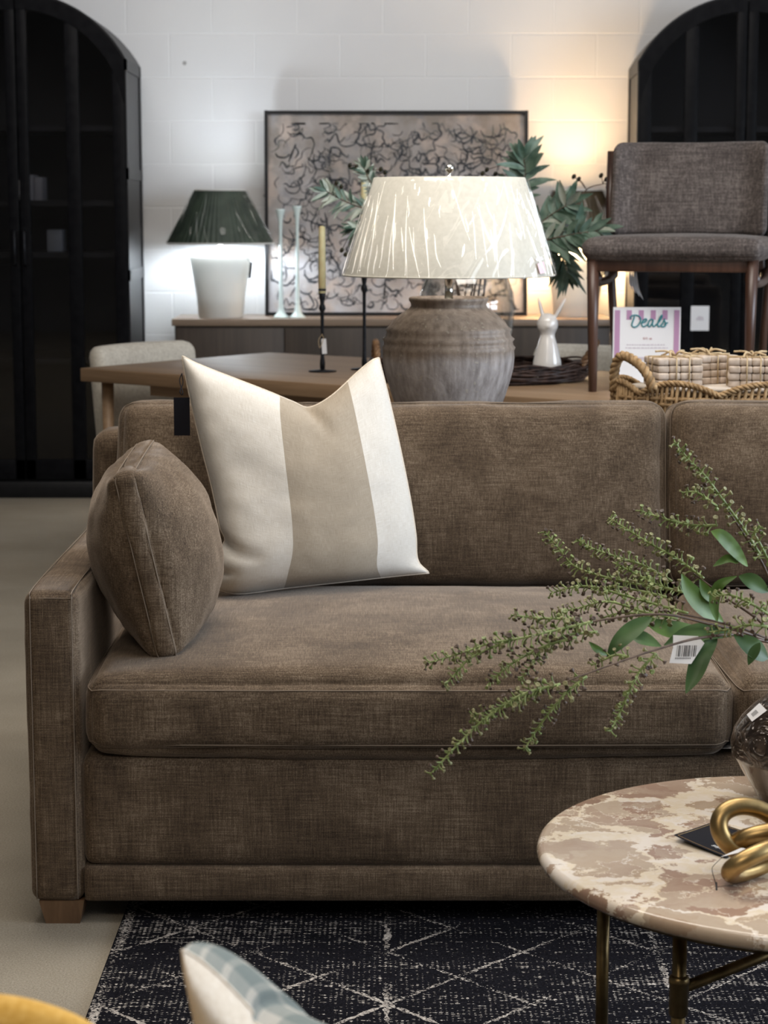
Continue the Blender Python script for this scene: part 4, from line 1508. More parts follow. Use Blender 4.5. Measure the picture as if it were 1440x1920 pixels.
def olive(label, pxs, ln, wd, nleaf, seed, berries=(), pale=0.25, t0=0.35, droop=0.1, bare=False):
    rnd = random.Random(seed)
    start = GV + V((rnd.uniform(-.03, .03), rnd.uniform(-.03, .03), 0.03))
    neck = GV + V((rnd.uniform(-.06, .06), rnd.uniform(-.05, .05), 0.375))
    pts = [start, neck] + [atY(x, y, Y) for x, y, Y in pxs]
    path = spline(pts, 8)
    t = thing('olive_branch' if not bare else 'budding_twig', label, 'branch', start, 0, 'greenery in the glass vase')
    st = MB().tube(path, lambda k: 0.0035 - 0.0022 * k, 7)
    st.build('stem', 'twig', t)
    if nleaf:
        m = MB()
        leafy(m, path, nleaf, ln, wd, rnd, lambda r: 1 if r.random() < pale else 0, t0, droop)
        # a rosette at the tip
        tip, d = path[-1], (path[-1] - path[-4]).normalized()
        for k in range(6):
            dd = (d + V((rnd.uniform(-.6, .6), rnd.uniform(-.6, .6), rnd.uniform(-.4, .5)))).normalized()
            L = ln * rnd.uniform(0.7, 1.1)
            m.leaf([tip + dd * L * q / 6 + V((0, 0, -0.1 * L * (q / 6) ** 2)) for q in range(7)], wd * rnd.uniform(.8, 1.1), V((rnd.uniform(-.6, .6), -1, rnd.uniform(-.2, .8))), 1 if rnd.random() < pale else 0)
        m.build('leaves', ['olive_leaf', 'olive_pale'], t)
    if berries:
        for bx_, by_, BY in berries:
            b = MB()
            q = atY(bx_, by_, BY)
            near = min(path[len(path) // 3:], key=lambda s_: (s_ - q).length)
            b.tube([near, near.lerp(q, 0.5) + V((0, 0, 0.006)), q], 0.0012, 5, mi=1)
            b.ball(q, 0.0072, 10, 0, (0.9, 0.9, 1.25), Euler((0.4, 0.5, 0)).to_matrix().to_4x4())
            b.build('berry' if not bare else 'bud', ['berry', 'twig'], t)
    return t
olive('olive branch reaching left past the lamp shade, silvery leaf tips', [(800, 440, 6.42), (735, 400, 6.38), (680, 390, 6.36), (640, 374, 6.35), (612, 358, 6.33)], 0.058, 0.0125, 44, 21, ((631, 343, 6.35), (640, 350, 6.35)), 0.55, 0.5)
olive('upright olive sprig with dark berries above the left shade edge', [(790, 420, 6.45), (720, 370, 6.45), (694, 340, 6.44), (683, 316, 6.44)], 0.048, 0.013, 30, 22, ((656, 310, 6.44), (669, 313, 6.44), (714, 317, 6.44), (722, 323, 6.44), (690, 320, 6.44)), 0.45, 0.5)
olive('drooping olive sprig low behind the left side of the shade', [(790, 470, 6.36), (730, 440, 6.33), (690, 425, 6.31), (665, 428, 6.30)], 0.050, 0.012, 26, 23, ((641, 469, 6.30), (648, 477, 6.30)), 0.2, 0.5, 0.3)
olive('tall olive branch rising above the right shade edge', [(900, 440, 6.45), (945, 400, 6.44), (975, 360, 6.43), (985, 325, 6.43), (982, 298, 6.43)], 0.088, 0.024, 34, 24, ((905, 325, 6.44), (929, 326, 6.44), (913, 318, 6.44)), 0.0, 0.45)
olive('broad olive branch spreading right in front of the warm-tinted lamp shade', [(920, 470, 6.42), (985, 440, 6.38), (1030, 405, 6.36), (1062, 385, 6.35)], 0.090, 0.023, 44, 25, (), 0.12, 0.42)
olive('olive branch reaching right to the chair back', [(930, 490, 6.40), (1010, 455, 6.34), (1070, 440, 6.30), (1120, 432, 6.29)], 0.085, 0.023, 40, 26, (), 0.10, 0.42)
olive('olive branch hanging down over the right lamp base', [(930, 475, 6.42), (1000, 452, 6.42), (1036, 462, 6.42), (1056, 488, 6.42), (1064, 512, 6.42)], 0.062, 0.0145, 44, 27, (), 0.05, 0.45, 0.45)
olive('bare twig with small buds over the warm-tinted lamp shade', [(930, 470, 6.46), (1020, 400, 6.45), (1080, 372, 6.44), (1105, 352, 6.44), (1130, 345, 6.44)], 0, 0, 0, 28, ((1076, 331, 6.44), (1085, 336, 6.44), (1127, 329, 6.44), (1137, 336, 6.44), (1140, 350, 6.44)), bare=True)

# ================================================================== UPHOLSTERED CHAIR STANDING ON THE TABLE
ch = thing('accent_chair', 'grey-brown upholstered walnut chair standing on top of the oak table', 'chair', (0.885, 6.09, TZ), math.radians(-15.5))
m = MB().soft((0, -0.005, 0.417), (0.525, 0.470, 0.060), 0.029, (0.004, 0.006, 0.014), (28, 24, 8))
m.ruffle(0.002, 9)
m.build('seat', 'chair_fab', ch, world=False)
m = MB().soft((0, 0.205, 0.593), (0.475, 0.060, 0.285), 0.028, (0, 0.006, 0.004), (40, 6, 22))
for i, p in enumerate(m.v):
    wing = max(0, abs(p.x) - 0.155) / 0.085
    m.v[i] = V((p.x, p.y - 0.055 * wing ** 1.6 + (p.z - 0.47) * 0.16, p.z + 0.010 * (1 - wing) * (1 if p.z > 0.6 else 0) * -1 * (1 - abs(p.x) / 0.24) * 0.4))
m.ruffle(0.0015, 11)
m.build('backrest', 'chair_fab', ch, world=False)
def taper_leg(pts, w0, w1):
    mb = MB()
    n = len(pts)
    vs, fs = [], []
    for i, p in enumerate(pts):
        w = w0 + (w1 - w0) * i / (n - 1)
        for k in range(8):
            a = 2 * PI * (k + 0.5) / 8
            vs.append(V(p) + V((w * math.cos(a), w * 1.15 * math.sin(a), 0)))
    for i in range(n - 1):
        for k in range(8):
            a, b2 = i * 8 + k, i * 8 + (k + 1) % 8
            fs.append((a, b2, b2 + 8, a + 8))
    fs += [tuple(range(8))[::-1], tuple((n - 1) * 8 + k for k in range(8))]
    return mb.add(vs, fs, 0, True)
for s in (-1, 1):
    taper_leg([(s * 0.226, -0.195, 0), (s * 0.228, -0.198, 0.20), (s * 0.230, -0.200, 0.392)], 0.0125, 0.019).build('leg', 'chair_wood', ch, world=False)
    taper_leg([(s * 0.222, 0.245, 0), (s * 0.235, 0.215, 0.22), (s * 0.246, 0.205, 0.40), (s * 0.252, 0.228, 0.56), (s * 0.254, 0.262, 0.712)], 0.0125, 0.014).build('leg', 'chair_wood', ch, world=False)
    r = MB().tube(spline([(s * 0.229, -0.18, 0.335), (s * 0.233, -0.10, 0.318), (s * 0.236, 0.10, 0.318), (s * 0.240, 0.20, 0.335)], 8), lambda k: 0.013 + 0.010 * abs(2 * k - 1) ** 3, 10)
    r.build('side_rail', 'chair_wood', ch, world=False)
MB().span((-0.225, -0.212, 0.352), (0.225, -0.186, 0.392), 0.004).build('front_rail', 'chair_wood', ch, world=False)
MB().span((-0.23, 0.195, 0.345), (0.23, 0.22, 0.385), 0.004).build('back_rail', 'chair_wood', ch, world=False)
m = MB()
for k in range(4):
    m.leaf(spline([(-0.180 + k * 0.006, 0.193, 0.345), (-0.178 + k * 0.008, 0.185, 0.31 - k * 0.006), (-0.172 + k * 0.012, 0.182, 0.285 - k * 0.01)], 4), 0.008, (0, -1, 0.1))
o = m.build('tag_tail', 'paper', ch, world=False)
o['label'] = 'white ribbon ends under the seat'

# ================================================================== DEALS SIGN
sg0 = atY(1150, 576, 6.0)
sg1 = atY(1277, 576, 6.0)
SW = sg1.x - sg0.x
SH = sg0.z - TZ - 0.004
sx, sy = (sg0.x + sg1.x) / 2, 6.0
sign = thing('display_sign', 'white Deals sign with mauve stripes standing under the raised chair', 'sign', (sx, sy, TZ))
m = MB().span((sx - SW / 2, sy, TZ + 0.004), (sx + SW / 2, sy + 0.003, TZ + 0.004 + SH))
m.build('panel', 'paper', sign)
MB().span((sx - SW / 2, sy - 0.03, TZ), (sx + SW / 2, sy + 0.05, TZ + 0.004), 0.001).build('stand', 'paper', sign)
pxs = SW / 1210.0      # one print unit (crop pixel) in metres
def sp_(x, y, d=-0.0008):
    return V((sx - SW / 2 + (x - 90) * pxs, sy + d, TZ + 0.004 + SH - (y - 42) * pxs))
m = MB()
def rect(mb, x0, y0, x1, y1, d=-0.0006):
    a, b2 = sp_(x0, y1, d), sp_(x1, y0, d)
    mb.span((a.x, sy + d, a.z), (b2.x, sy, b2.z))
ybot = 42 + (SH - 0.006) / pxs
rect(m, 118, 95, 214, ybot)
rect(m, 1180, 95, 1275, ybot)
for x in (330, 545, 760, 970):
    rect(m, x, 95, x + 92, 265)
m.build('stripes', 'pink', sign)
m = MB()
strokes = [
    [(470, 205), (455, 260), (432, 320), (428, 370), (470, 398), (530, 370), (575, 300), (575, 230), (520, 188), (450, 186), (402, 215), (405, 248)],
    [(598, 322), (655, 305), (690, 268), (668, 248), (625, 280), (600, 340), (630, 388), (700, 355), (728, 330)],
    [(808, 275), (770, 255), (728, 300), (715, 360), (742, 388), (785, 335), (808, 272), (795, 340), (812, 388), (850, 362)],
    [(850, 362), (915, 300), (962, 215), (955, 186), (915, 250), (888, 340), (902, 388), (945, 370)],
    [(945, 370), (985, 310), (1015, 245), (1005, 280), (1034, 330), (1015, 378), (968, 392), (950, 372)],
    [(1005, 350), (1040, 330), (1070, 315)]]
for s in strokes:
    m.tube(spline([sp_(x, y, -0.0012) for x, y in s], 8), 0.0021, 6)
o = m.build('lettering', 'teal', sign)
o['label'] = 'teal script word Deals'
text_mesh('$15  up', 0.0085, 'red_ink', sign, frame4(sp_(712, 598, -0.0008), (1, 0, 0), (0, 0, 1)), 'price_print')
m = MB()
rl = random.Random(4)
for yy, x0, x1 in ((712, 340, 1035), (768, 320, 1080)):
    x = x0
    while x < x1:
        w_ = rl.uniform(20, 70)
        rect(m, x, yy - 9, min(x1, x + w_), yy + 9)
        x += w_ + 14
rect(m, 300, 930, 680, 990)
m.build('small_print', 'grey_ink', sign)

# ================================================================== SEAGRASS BASKET WITH COASTER STACKS
CZ = 0.76
BC = V((0.935, 4.925, CZ))
bk = thing('seagrass_basket', 'oval seagrass basket with braided handles behind the sofa back', 'basket', BC)
ba, bb = 0.385, 0.155
def bel(a, k=1.0, z=0.0):
    return BC + V((ba * k * math.cos(a), bb * k * math.sin(a), z))
m = MB()
m.lathe([(0.001, 0.0), (0.94, 0.0), (0.96, 0.010), (0.001, 0.010)], (0, 0, 0), 60)
m.v = [BC + V((p.x * ba, p.y * bb, p.z)) for p in m.v]
m.build('base', 'seagrass', bk)
m = MB()
def rimz(a):
    return 0.090 + 0.030 * abs(math.sin(a * 5 + 0.35)) ** 0.8
# upright ribs woven with horizontal cords below a scalloped braid
for k in range(150):
    a = 2 * PI * k / 150
    top_ = rimz(a)
    m.tube([bel(a, 0.955 + 0.02 * (k % 2), 0.006), bel(a, 0.985 - 0.01 * (k % 2), top_ * 0.5), bel(a + 0.02, 0.985, top_)], 0.0042, 6)
for z in (0.012, 0.026, 0.040, 0.054, 0.068, 0.082):
    m.tube([bel(2 * PI * k / 192, 0.975 + 0.016 * math.sin(k * PI / 2 + z * 300), z) for k in range(192)], 0.0055, 6, closed=True)
m.build('wall', 'seagrass', bk)
m = MB()
rope(m, [bel(2 * PI * k / 200, 0.985, rimz(2 * PI * k / 200)) for k in range(201)], 0.0075, 3, 0.034)
m.build('rim', 'seagrass', bk)
for side in (0, 1):
    m = MB()
    if side == 0:
        c0, c1 = atY(1152, 742, 4.90), atY(1226, 722, 4.79)
        c0.z, c1.z = CZ + 0.095, CZ + 0.105
        k1, k2, k3 = atY(1153, 690, 4.89), atY(1166, 667, 4.87), atY(1192, 678, 4.83)
        pth = spline([c0, k1, k2, k3, atY(1212, 700, 4.80), c1], 10)
    else:
        c0, c1 = bel(-0.35, 0.98, 0.11), bel(0.45, 0.98, 0.11)
        mid = (c0 + c1) / 2
        pth = spline([c0, c0.lerp(mid, .3) + V((0.03, 0, 0.06)), mid + V((0.035, 0, 0.075)), c1.lerp(mid, .3) + V((0.03, 0, 0.06)), c1], 10)
    rope(m, pth, 0.0115, 3, 0.045)
    m.build('handle', 'seagrass', bk)
# pale board the coasters sit on
m = MB()
m.lathe([(0.001, 0.0), (1.0, 0.0), (1.0, 0.012), (0.001, 0.012)], (0, 0, 0), 60)
bo = MB()
bo.v, bo.f, bo.mi, bo.sm, bo.uv = [V((p.x * ba * 0.86, p.y * bb * 0.80, p.z + 0.0)) for p in m.v], m.f, m.mi, m.sm, m.uv
# low block feet under the board so it clears the basket floor
for x in (-0.2, 0.2):
    bo.box((x, 0, -0.043), (0.05, 0.12, 0.086))
bd_ = bo.build('serving_board', 'board')
bd_.location = BC + V((0, 0, 0.0965))
tag(bd_, 'pale oval board lying in the seagrass basket under the coaster stacks', 'board')
BZ = CZ + 0.0965 + 0.012

def coaster_stack(label, loc, rz, seed):
    rnd = random.Random(seed)
    t = thing('coaster_stack', label, 'coasters', loc, rz, 'twine-tied coaster stacks in the basket')
    S, TH_ = 0.112, 0.0172
    for k in range(4):
        m = MB()
        n = 4
        c = S / n
        for i in range(n):
            for j in range(n):
                m.box((-S / 2 + c * (i + 0.5), -S / 2 + c * (j + 0.5), TH_ * (k + 0.5)), (c * 0.998, c * 0.998, TH_ * 0.96), 0.0036, None, 0, 2)
        jx, jy, ja = rnd.uniform(-.002, .002), rnd.uniform(-.002, .002), rnd.uniform(-.03, .03)
        R = Matrix.Rotation(ja, 4, 'Z')
        m.v = [R @ p + V((jx, jy, 0)) for p in m.v]
        m.build('coaster', 'bead', t, world=False)
    h = S / 2 + 0.0022
    H = TH_ * 4 + 0.001
    m = MB()
    for o in (-0.012, 0.020):
        m.tube([(o, -h, 0.001), (o, -h, H), (o, h, H), (o, h, 0.001)], 0.0018, 6)
        m.tube([(-h, o, 0.001), (-h, o, H), (h, o, H), (h, o, 0.001)], 0.0018, 6)
    for a in (0.4, 1.6, 2.6, 3.9, 5.2):
        m.tube(spline([(0.004, 0.004, H), (0.018 * math.cos(a), 0.018 * math.sin(a), H + 0.012), (0.045 * math.cos(a + .3), 0.045 * math.sin(a + .3), H + 0.006 + 0.006 * math.sin(a * 3))], 6), 0.0026, 6)
    m.build('twine', 'raffia', t, world=False)
    return t
coaster_stack('coaster stack tied with twine nearest the basket handle', (0.700, 4.895, BZ), 0.18, 1)
coaster_stack('coaster stack tied with twine at the front, right of the stack nearest the handle', (0.885, 4.875, BZ), -0.16, 2)
coaster_stack('coaster stack tied with twine in the back row between two front stacks', (0.795, 4.985, BZ), 0.5, 3)
coaster_stack('coaster stack tied with twine rightmost at the photo edge', (1.015, 4.93, BZ), 0.1, 4)

# ================================================================== RUG
rg = MB().span((-0.478, 0.9, 0), (1.70, 3.66, 0.008), 0.002)
rgo = rg.build('rug', 'rug')
rgo.rotation_euler = (0, 0, math.radians(0))
tag(rgo, 'dark navy rug with a distressed white lattice in front of the sofa', 'rug')
RZ = 0.008

# ================================================================== COFFEE TABLE
CX, CY, CR, CTZ = 0.570, 2.650, 0.362, 0.43
ct = thing('coffee_table', 'round breccia marble coffee table on aged brass legs', 'table', (CX, CY, RZ))
th_ = 0.021
prof = [(0.001, CTZ - th_), (CR - 0.010, CTZ - th_)]
for k in range(0, 11):
    a = -PI / 2 + PI * k / 10
    prof.append((CR - 0.0095 + 0.0095 * math.cos(a), CTZ - th_ / 2 + th_ / 2 * math.sin(a)))
prof.append((0.001, CTZ))
MB().lathe(prof, (CX, CY, 0), 128, cap=False).build('marble_top', 'marble', ct)
MB().lathe([(CR - 0.075, CTZ - th_ - 0.008), (CR - 0.020, CTZ - th_ - 0.008), (CR - 0.020, CTZ - th_), (CR - 0.075, CTZ - th_), (CR - 0.075, CTZ - th_ - 0.008)], (CX, CY, 0), 96, cap=False).build('rim_ring', 'brass', ct)
zl = CTZ - th_ - 0.008
legs = [(-0.268, 0.030, False), (0.268, -0.030, False), (-0.193, -0.175, True), (0.193, 0.175, True)]
for dx, dy, collar in legs:
    r = 0.0088 if not collar else 0.0092
    L_ = MB().tube([(CX + dx, CY + dy, RZ), (CX + dx, CY + dy, zl)], r, 20).build('leg', 'brass', ct)
    if collar:
        MB().lathe([(r, 0.262), (0.0118, 0.264), (0.0125, 0.267), (0.0125, 0.305), (0.0135, 0.307), (0.0135, 0.313), (0.0118, 0.316), (r, 0.318)], (CX + dx, CY + dy, 0), 24, cap=False).build('collar', 'brass', L_)
MB().tube([(CX - 0.193, CY - 0.175, 0.298), (CX + 0.193, CY + 0.175, 0.298)], 0.0075, 16).build('crossbar', 'brass', ct)
MB().tube([(CX - 0.268, CY + 0.030, 0.372), (CX + 0.268, CY - 0.030, 0.372)], 0.0075, 16).build('crossbar', 'brass', ct)

# ---- bronze glazed vase
VX, VY = 0.607, 2.87
vs_ = thing('ceramic_vase', 'squat dark bronze glazed vase holding flower sprays on the coffee table', 'vase', (VX, VY, CTZ))
vp = [(0.001, 0), (0.054, 0), (0.058, 0.003), (0.075, 0.030), (0.0945, 0.062), (0.0975, 0.0665), (0.0995, 0.070), (0.1015, 0.088), (0.097, 0.106), (0.086, 0.124), (0.070, 0.141), (0.052, 0.156), (0.039, 0.168), (0.034, 0.180), (0.036, 0.196), (0.042, 0.206), (0.038, 0.206), (0.031, 0.190), (0.030, 0.170), (0.040, 0.150)]
m = MB().lathe(vp, (VX, VY, CTZ), 72, cap=False)
body = m.build('body', 'glaze', vs_)
# white price label lying on the shoulder
def on_vase(px, py):
    d = ray(px, py)
    o = V((0, 0, CAMZ))
    for k in range(4000):
        t = 2.4 + k * 0.00025
        p = o + d * t
        r = math.hypot(p.x - VX, p.y - VY)
        z = p.z - CTZ
        for (r0, z0), (r1, z1) in zip(vp[1:16], vp[2:16]):
            if z0 <= z < z1 and r < r0 + (r1 - r0) * (z - z0) / (z1 - z0) + 0.0015:
                return p
    return o + d * 2.75
lbm = MB()
c00, c10, c11, c01 = (1410, 1353), (1438, 1332), (1424, 1318), (1400, 1340)
G = 6
vs, fs = [], []
for i in range(G + 1):
    for j in range(G + 1):
        u, v = i / G, j / G
        px = (c00[0] * (1 - u) + c10[0] * u) * (1 - v) + (c01[0] * (1 - u) + c11[0] * u) * v
        py = (c00[1] * (1 - u) + c10[1] * u) * (1 - v) + (c01[1] * (1 - u) + c11[1] * u) * v
        vs.append(on_vase(px, py))
for i in range(G):
    for j in range(G):
        a = i * (G + 1) + j
        fs.append((a, a + G + 1, a + G + 2, a + 1))
lbm.add(vs, fs)
lo_ = lbm.build('price_label', 'paper', body)
lo_['label'] = 'white barcode label'
bar_ = MB()
for k in range(7):
    u = 0.22 + k * 0.055
    q = []
    for uu, v in ((u, 0.35), (u + 0.028, 0.35), (u + 0.028, 0.75), (u, 0.75)):
        px = (c00[0] * (1 - uu) + c10[0] * uu) * (1 - v) + (c01[0] * (1 - uu) + c11[0] * uu) * v
        py = (c00[1] * (1 - uu) + c10[1] * uu) * (1 - v) + (c01[1] * (1 - uu) + c11[1] * uu) * v
        q.append(on_vase(px, py) - ray(px, py) * 0.0005)
    bar_.add(q, [(0, 1, 2, 3), (3, 2, 1, 0)], 0, False)
bar_.build('barcode', 'ink', lo_)

# ---- flower sprays
OR = V((VX, VY, CTZ + 0.200))
def spike(mb, path, rnd, step=0.0046, ln=0.0128, t0=0.0, r0=0.0019):
    """green rachis set with short stalks that end in little cupped pods"""
    L = sum((b2 - a).length for a, b2 in zip(path, path[1:]))
    mb.tube(path, lambda k: r0 * (1 - 0.6 * k) + 0.0004, 6, mi=0)
    n = int(L / step)
    ang = rnd.uniform(0, 6)
    for k in range(n):
        t = t0 + (1 - t0) * (k + rnd.uniform(0, .6)) / n
        p = sample(path, t)
        d = (sample(path, min(1, t + .02)) - sample(path, max(0, t - .02))).normalized()
        up = d.orthogonal().normalized()
        sd = d.cross(up)
        for rep in range(2 if rnd.random() < 0.75 else 1):
            ang += 2.4 + rnd.uniform(-.5, .5)
            o = up * math.cos(ang) + sd * math.sin(ang)
            l = ln * rnd.uniform(0.65, 1.2) * (1 - 0.45 * t)
            e = p + (o * 0.85 + d * rnd.uniform(0.1, 0.7)).normalized() * l
            kx = p.lerp(e, 0.55) + d * l * 0.08
            mb.tube([p, kx, e], 0.00105, 5, mi=0, caps=False)
            ax = (e - kx).normalized()
            s = rnd.uniform(0.95, 1.55) * (1 - 0.30 * t)
            mi = 2 if rnd.random() < 0.42 else (1 if rnd.random() < 0.7 else 0)
            q = ax.to_track_quat('Z', 'Y').to_matrix().to_4x4()
            cup = MB().lathe([(0.0006, -0.001), (0.0011, 0.0008), (0.0024, 0.0026), (0.0027, 0.0040), (0.0016, 0.0034)], (0, 0, 0), 7)
            cup.v = [e + q @ (c3 * s) for c3 in cup.v]
            mb.add(cup.v, cup.f, mi)
def px3(l):
    return [atY(x, y, Y) for x, y, Y in l]
def spray(label, stem_px, spikes, leaves, seed, tagged=None):
    rnd = random.Random(seed)
    t = thing('flower_spray', label, 'flower branch', OR, 0, 'flower sprays in the bronze vase')
    inside = V((VX + rnd.uniform(-.012, .012), VY + rnd.uniform(-.012, .012), CTZ + 0.05))
    o = OR + V((rnd.uniform(-.016, .016), rnd.uniform(-.016, .016), 0))
    path = spline([inside, o] + px3(stem_px), 8)
    MB().tube(path, lambda k: 0.0026 - 0.0014 * k, 8).build('stem', 'twig', t)
    for s in spikes:
        m = MB()
        spike(m, spline(px3(s), 10), rnd)
        m.build('flower_spike', ['spike', 'pod', 'pod_brown'], t)
    for pts, w_, face, dark in leaves:
        m = MB().leaf(spline(px3(pts), 6), w_ * 1.02, V(face).normalized())
        m.build('leaf', 'leaf_dark' if dark else 'leaf', t)
    return t
spray('tall flower spray rising over the right sofa back cushion', [(1440, 1080, 2.84), (1400, 1010, 2.83), (1360, 950, 2.82)],
      [[(1425, 1040, 2.83), (1390, 985, 2.82), (1350, 930, 2.81), (1320, 890, 2.80), (1290, 860, 2.80), (1264, 828, 2.79)],
       [(1345, 985, 2.82), (1300, 985, 2.82), (1265, 978, 2.81), (1230, 968, 2.81), (1199, 957, 2.80)],
       [(1345, 950, 2.83), (1318, 930, 2.84), (1300, 922, 2.84), (1278, 924, 2.84)],
       [(1445, 1060, 2.80), (1425, 1020, 2.79), (1415, 1000, 2.79), (1425, 985, 2.79)]],
      [([(1402, 1062, 2.83), (1375, 1030, 2.81), (1350, 1005, 2.80), (1333, 996, 2.80)], 0.024, (0.2, -0.8, 0.5), False),
       ([(1385, 1055, 2.82), (1365, 1048, 2.81), (1337, 1062, 2.80)], 0.013, (0, -0.8, 0.6), False),
       ([(1440, 1110, 2.80), (1410, 1090, 2.79), (1385, 1080, 2.79)], 0.022, (0, -1, 0.3), True)], 31)
spray('middle flower spray pointing up left across the cushion gap', [(1430, 1170, 2.85), (1360, 1120, 2.86), (1300, 1075, 2.87)],
      [[(1320, 1085, 2.87), (1270, 1048, 2.88), (1220, 1020, 2.89), (1180, 995, 2.90), (1141, 971, 2.91)],
       [(1260, 1090, 2.88), (1210, 1062, 2.90), (1160, 1045, 2.91), (1115, 1030, 2.92), (1081, 1010, 2.93)],
       [(1245, 1105, 2.86), (1180, 1092, 2.87), (1120, 1078, 2.88), (1075, 1060, 2.89), (1045, 1025, 2.90), (1021, 997, 2.91)],
       [(1280, 1110, 2.84), (1235, 1098, 2.84), (1190, 1075, 2.84), (1150, 1055, 2.84)]],
      [([(1357, 1168, 2.83), (1320, 1140, 2.81), (1292, 1108, 2.80), (1278, 1076, 2.80)], 0.030, (0.3, -0.85, 0.4), False),
       ([(1345, 1130, 2.82), (1325, 1112, 2.81), (1312, 1086, 2.81)], 0.018, (0, -0.8, 0.5), False),
       ([(1345, 1166, 2.80), (1338, 1130, 2.79), (1348, 1098, 2.78), (1382, 1080, 2.78)], 0.017, (0.2, -0.9, 0.5), False)], 32)
spray('flower spray in the dense centre of the bunch over the seat', [(1420, 1190, 2.82), (1340, 1165, 2.80), (1270, 1150, 2.78)],
      [[(1290, 1150, 2.79), (1225, 1132, 2.79), (1165, 1115, 2.79), (1110, 1100, 2.79), (1070, 1102, 2.79), (1031, 1113, 2.79)],
       [(1270, 1160, 2.77), (1210, 1148, 2.76), (1140, 1128, 2.76), (1085, 1140, 2.76), (1040, 1150, 2.76)],
       [(1250, 1120, 2.82), (1200, 1108, 2.83), (1150, 1100, 2.84), (1110, 1108, 2.84)],
       [(1240, 1165, 2.78), (1190, 1150, 2.77), (1150, 1152, 2.77), (1110, 1168, 2.77)],
       [(1445, 1155, 2.76), (1405, 1130, 2.75), (1365, 1115, 2.75), (1335, 1122, 2.75)],
       [(1440, 1175, 2.74), (1400, 1172, 2.73), (1365, 1180, 2.73), (1325, 1186, 2.73)]],
      [([(1345, 1195, 2.79), (1290, 1188, 2.77), (1240, 1178, 2.76), (1203, 1158, 2.76)], 0.030, (0, -0.75, 0.7), False),
       ([(1375, 1190, 2.77), (1330, 1185, 2.76), (1285, 1192, 2.75), (1245, 1210, 2.74)], 0.026, (0.1, -0.8, 0.6), True)], 33)
spray('long flower spray stretching furthest left over the seat cushion', [(1420, 1195, 2.80), (1330, 1170, 2.75), (1240, 1152, 2.71), (1130, 1162, 2.68), (1040, 1183, 2.65)],
      [[(1110, 1166, 2.67), (1040, 1182, 2.65), (980, 1196, 2.63), (920, 1206, 2.62), (860, 1226, 2.61), (797, 1245, 2.60)],
       [(960, 1200, 2.63), (920, 1215, 2.62), (880, 1235, 2.61), (855, 1262, 2.60), (832, 1287, 2.60)],
       [(1090, 1160, 2.68), (1040, 1160, 2.67), (1000, 1158, 2.67), (958, 1153, 2.66)],
       [(1080, 1195, 2.66), (1020, 1212, 2.65), (970, 1238, 2.64), (940, 1260, 2.63), (914, 1284, 2.63)],
       [(1120, 1185, 2.68), (1060, 1192, 2.67), (1020, 1215, 2.66), (998, 1245, 2.65), (975, 1275, 2.65)]],
      [([(1222, 1158, 2.70), (1190, 1178, 2.69), (1160, 1205, 2.68), (1138, 1232, 2.68)], 0.024, (-0.3, -0.9, 0.3), True),
       ([(1185, 1196, 2.70), (1205, 1198, 2.70), (1240, 1212, 2.70)], 0.022, (0, -0.7, 0.7), True),
       ([(1140, 1228, 2.69), (1120, 1218, 2.68), (1104, 1203, 2.68)], 0.010, (0, -0.9, 0.4), False)], 34)
low = spray('lowest flower spray drooping in front of the seat front with barcode tag', [(1400, 1195, 2.78), (1320, 1195, 2.72), (1240, 1215, 2.68), (1150, 1245, 2.64), (1040, 1286, 2.60)],
      [[(1050, 1283, 2.60), (990, 1298, 2.58), (940, 1325, 2.57), (895, 1360, 2.56), (850, 1405, 2.55), (806, 1453, 2.54)],
       [(1100, 1268, 2.62), (1065, 1296, 2.61), (1035, 1330, 2.60), (1005, 1370, 2.60), (982, 1408, 2.59)],
       [(1020, 1290, 2.59), (985, 1310, 2.59), (950, 1325, 2.58), (900, 1338, 2.58), (885, 1342, 2.58)],
       [(1230, 1225, 2.68), (1200, 1258, 2.67), (1178, 1300, 2.66), (1160, 1340, 2.66), (1144, 1372, 2.65)],
       [(1180, 1232, 2.67), (1155, 1228, 2.67), (1130, 1238, 2.67), (1108, 1248, 2.67)]],
      [([(1345, 1195, 2.76), (1318, 1225, 2.74), (1302, 1265, 2.73), (1286, 1300, 2.72)], 0.026, (-0.2, -1, 0.2), True),
       ([(1440, 1235, 2.74), (1410, 1215, 2.73), (1375, 1190, 2.73)], 0.030, (0, -0.8, 0.6), True),
       ([(1425, 1205, 2.72), (1412, 1225, 2.72), (1403, 1247, 2.72)], 0.014, (0, -1, 0.2), True)], 35)
# barcode tag hanging on the lowest stem
tY = 2.745
tgd = lambda y: tY - 0.020 * (y - 1191) / 54.0
tq = lambda x, y, d=0.0: atY(x, y, tgd(y) - d)
q = [tq(1255, 1243), tq(1296, 1245), tq(1321, 1206), tq(1309, 1193), tq(1262, 1191), tq(1262, 1215)]
m = MB()
m.add(q + [p + V((0, 0.0006, 0)) for p in q], [(0, 1, 2, 3, 4, 5), (11, 10, 9, 8, 7, 6)] + [(i, i + 6, (i + 1) % 6 + 6, (i + 1) % 6) for i in range(6)], 0, False)
tgo = m.build('barcode_tag', 'paper', low)
tgo['label'] = 'white barcode tag'
m = MB()
rk = random.Random(3)
x = 1270
while x < 1308:
    w_ = rk.choice((0.8, 1.2, 2.0))
    sl = 2.5
    a = [tq(x - sl, 1231, 0.0006), tq(x - sl + w_, 1231, 0.0006), tq(x + w_, 1210, 0.0006), tq(x, 1210, 0.0006)]
    m.add(a, [(0, 1, 2, 3)], 0, False)
    x += w_ + rk.choice((1.0, 1.4, 2.4))
x = 1266
while x < 1294:
    a = [tq(x, 1235.5, 0.0006), tq(x + 1.5, 1235.5, 0.0006), tq(x + 1.8, 1233, 0.0006), tq(x + .3, 1233, 0.0006)]
    m.add(a, [(0, 1, 2, 3)], 0, False)
    x += 3
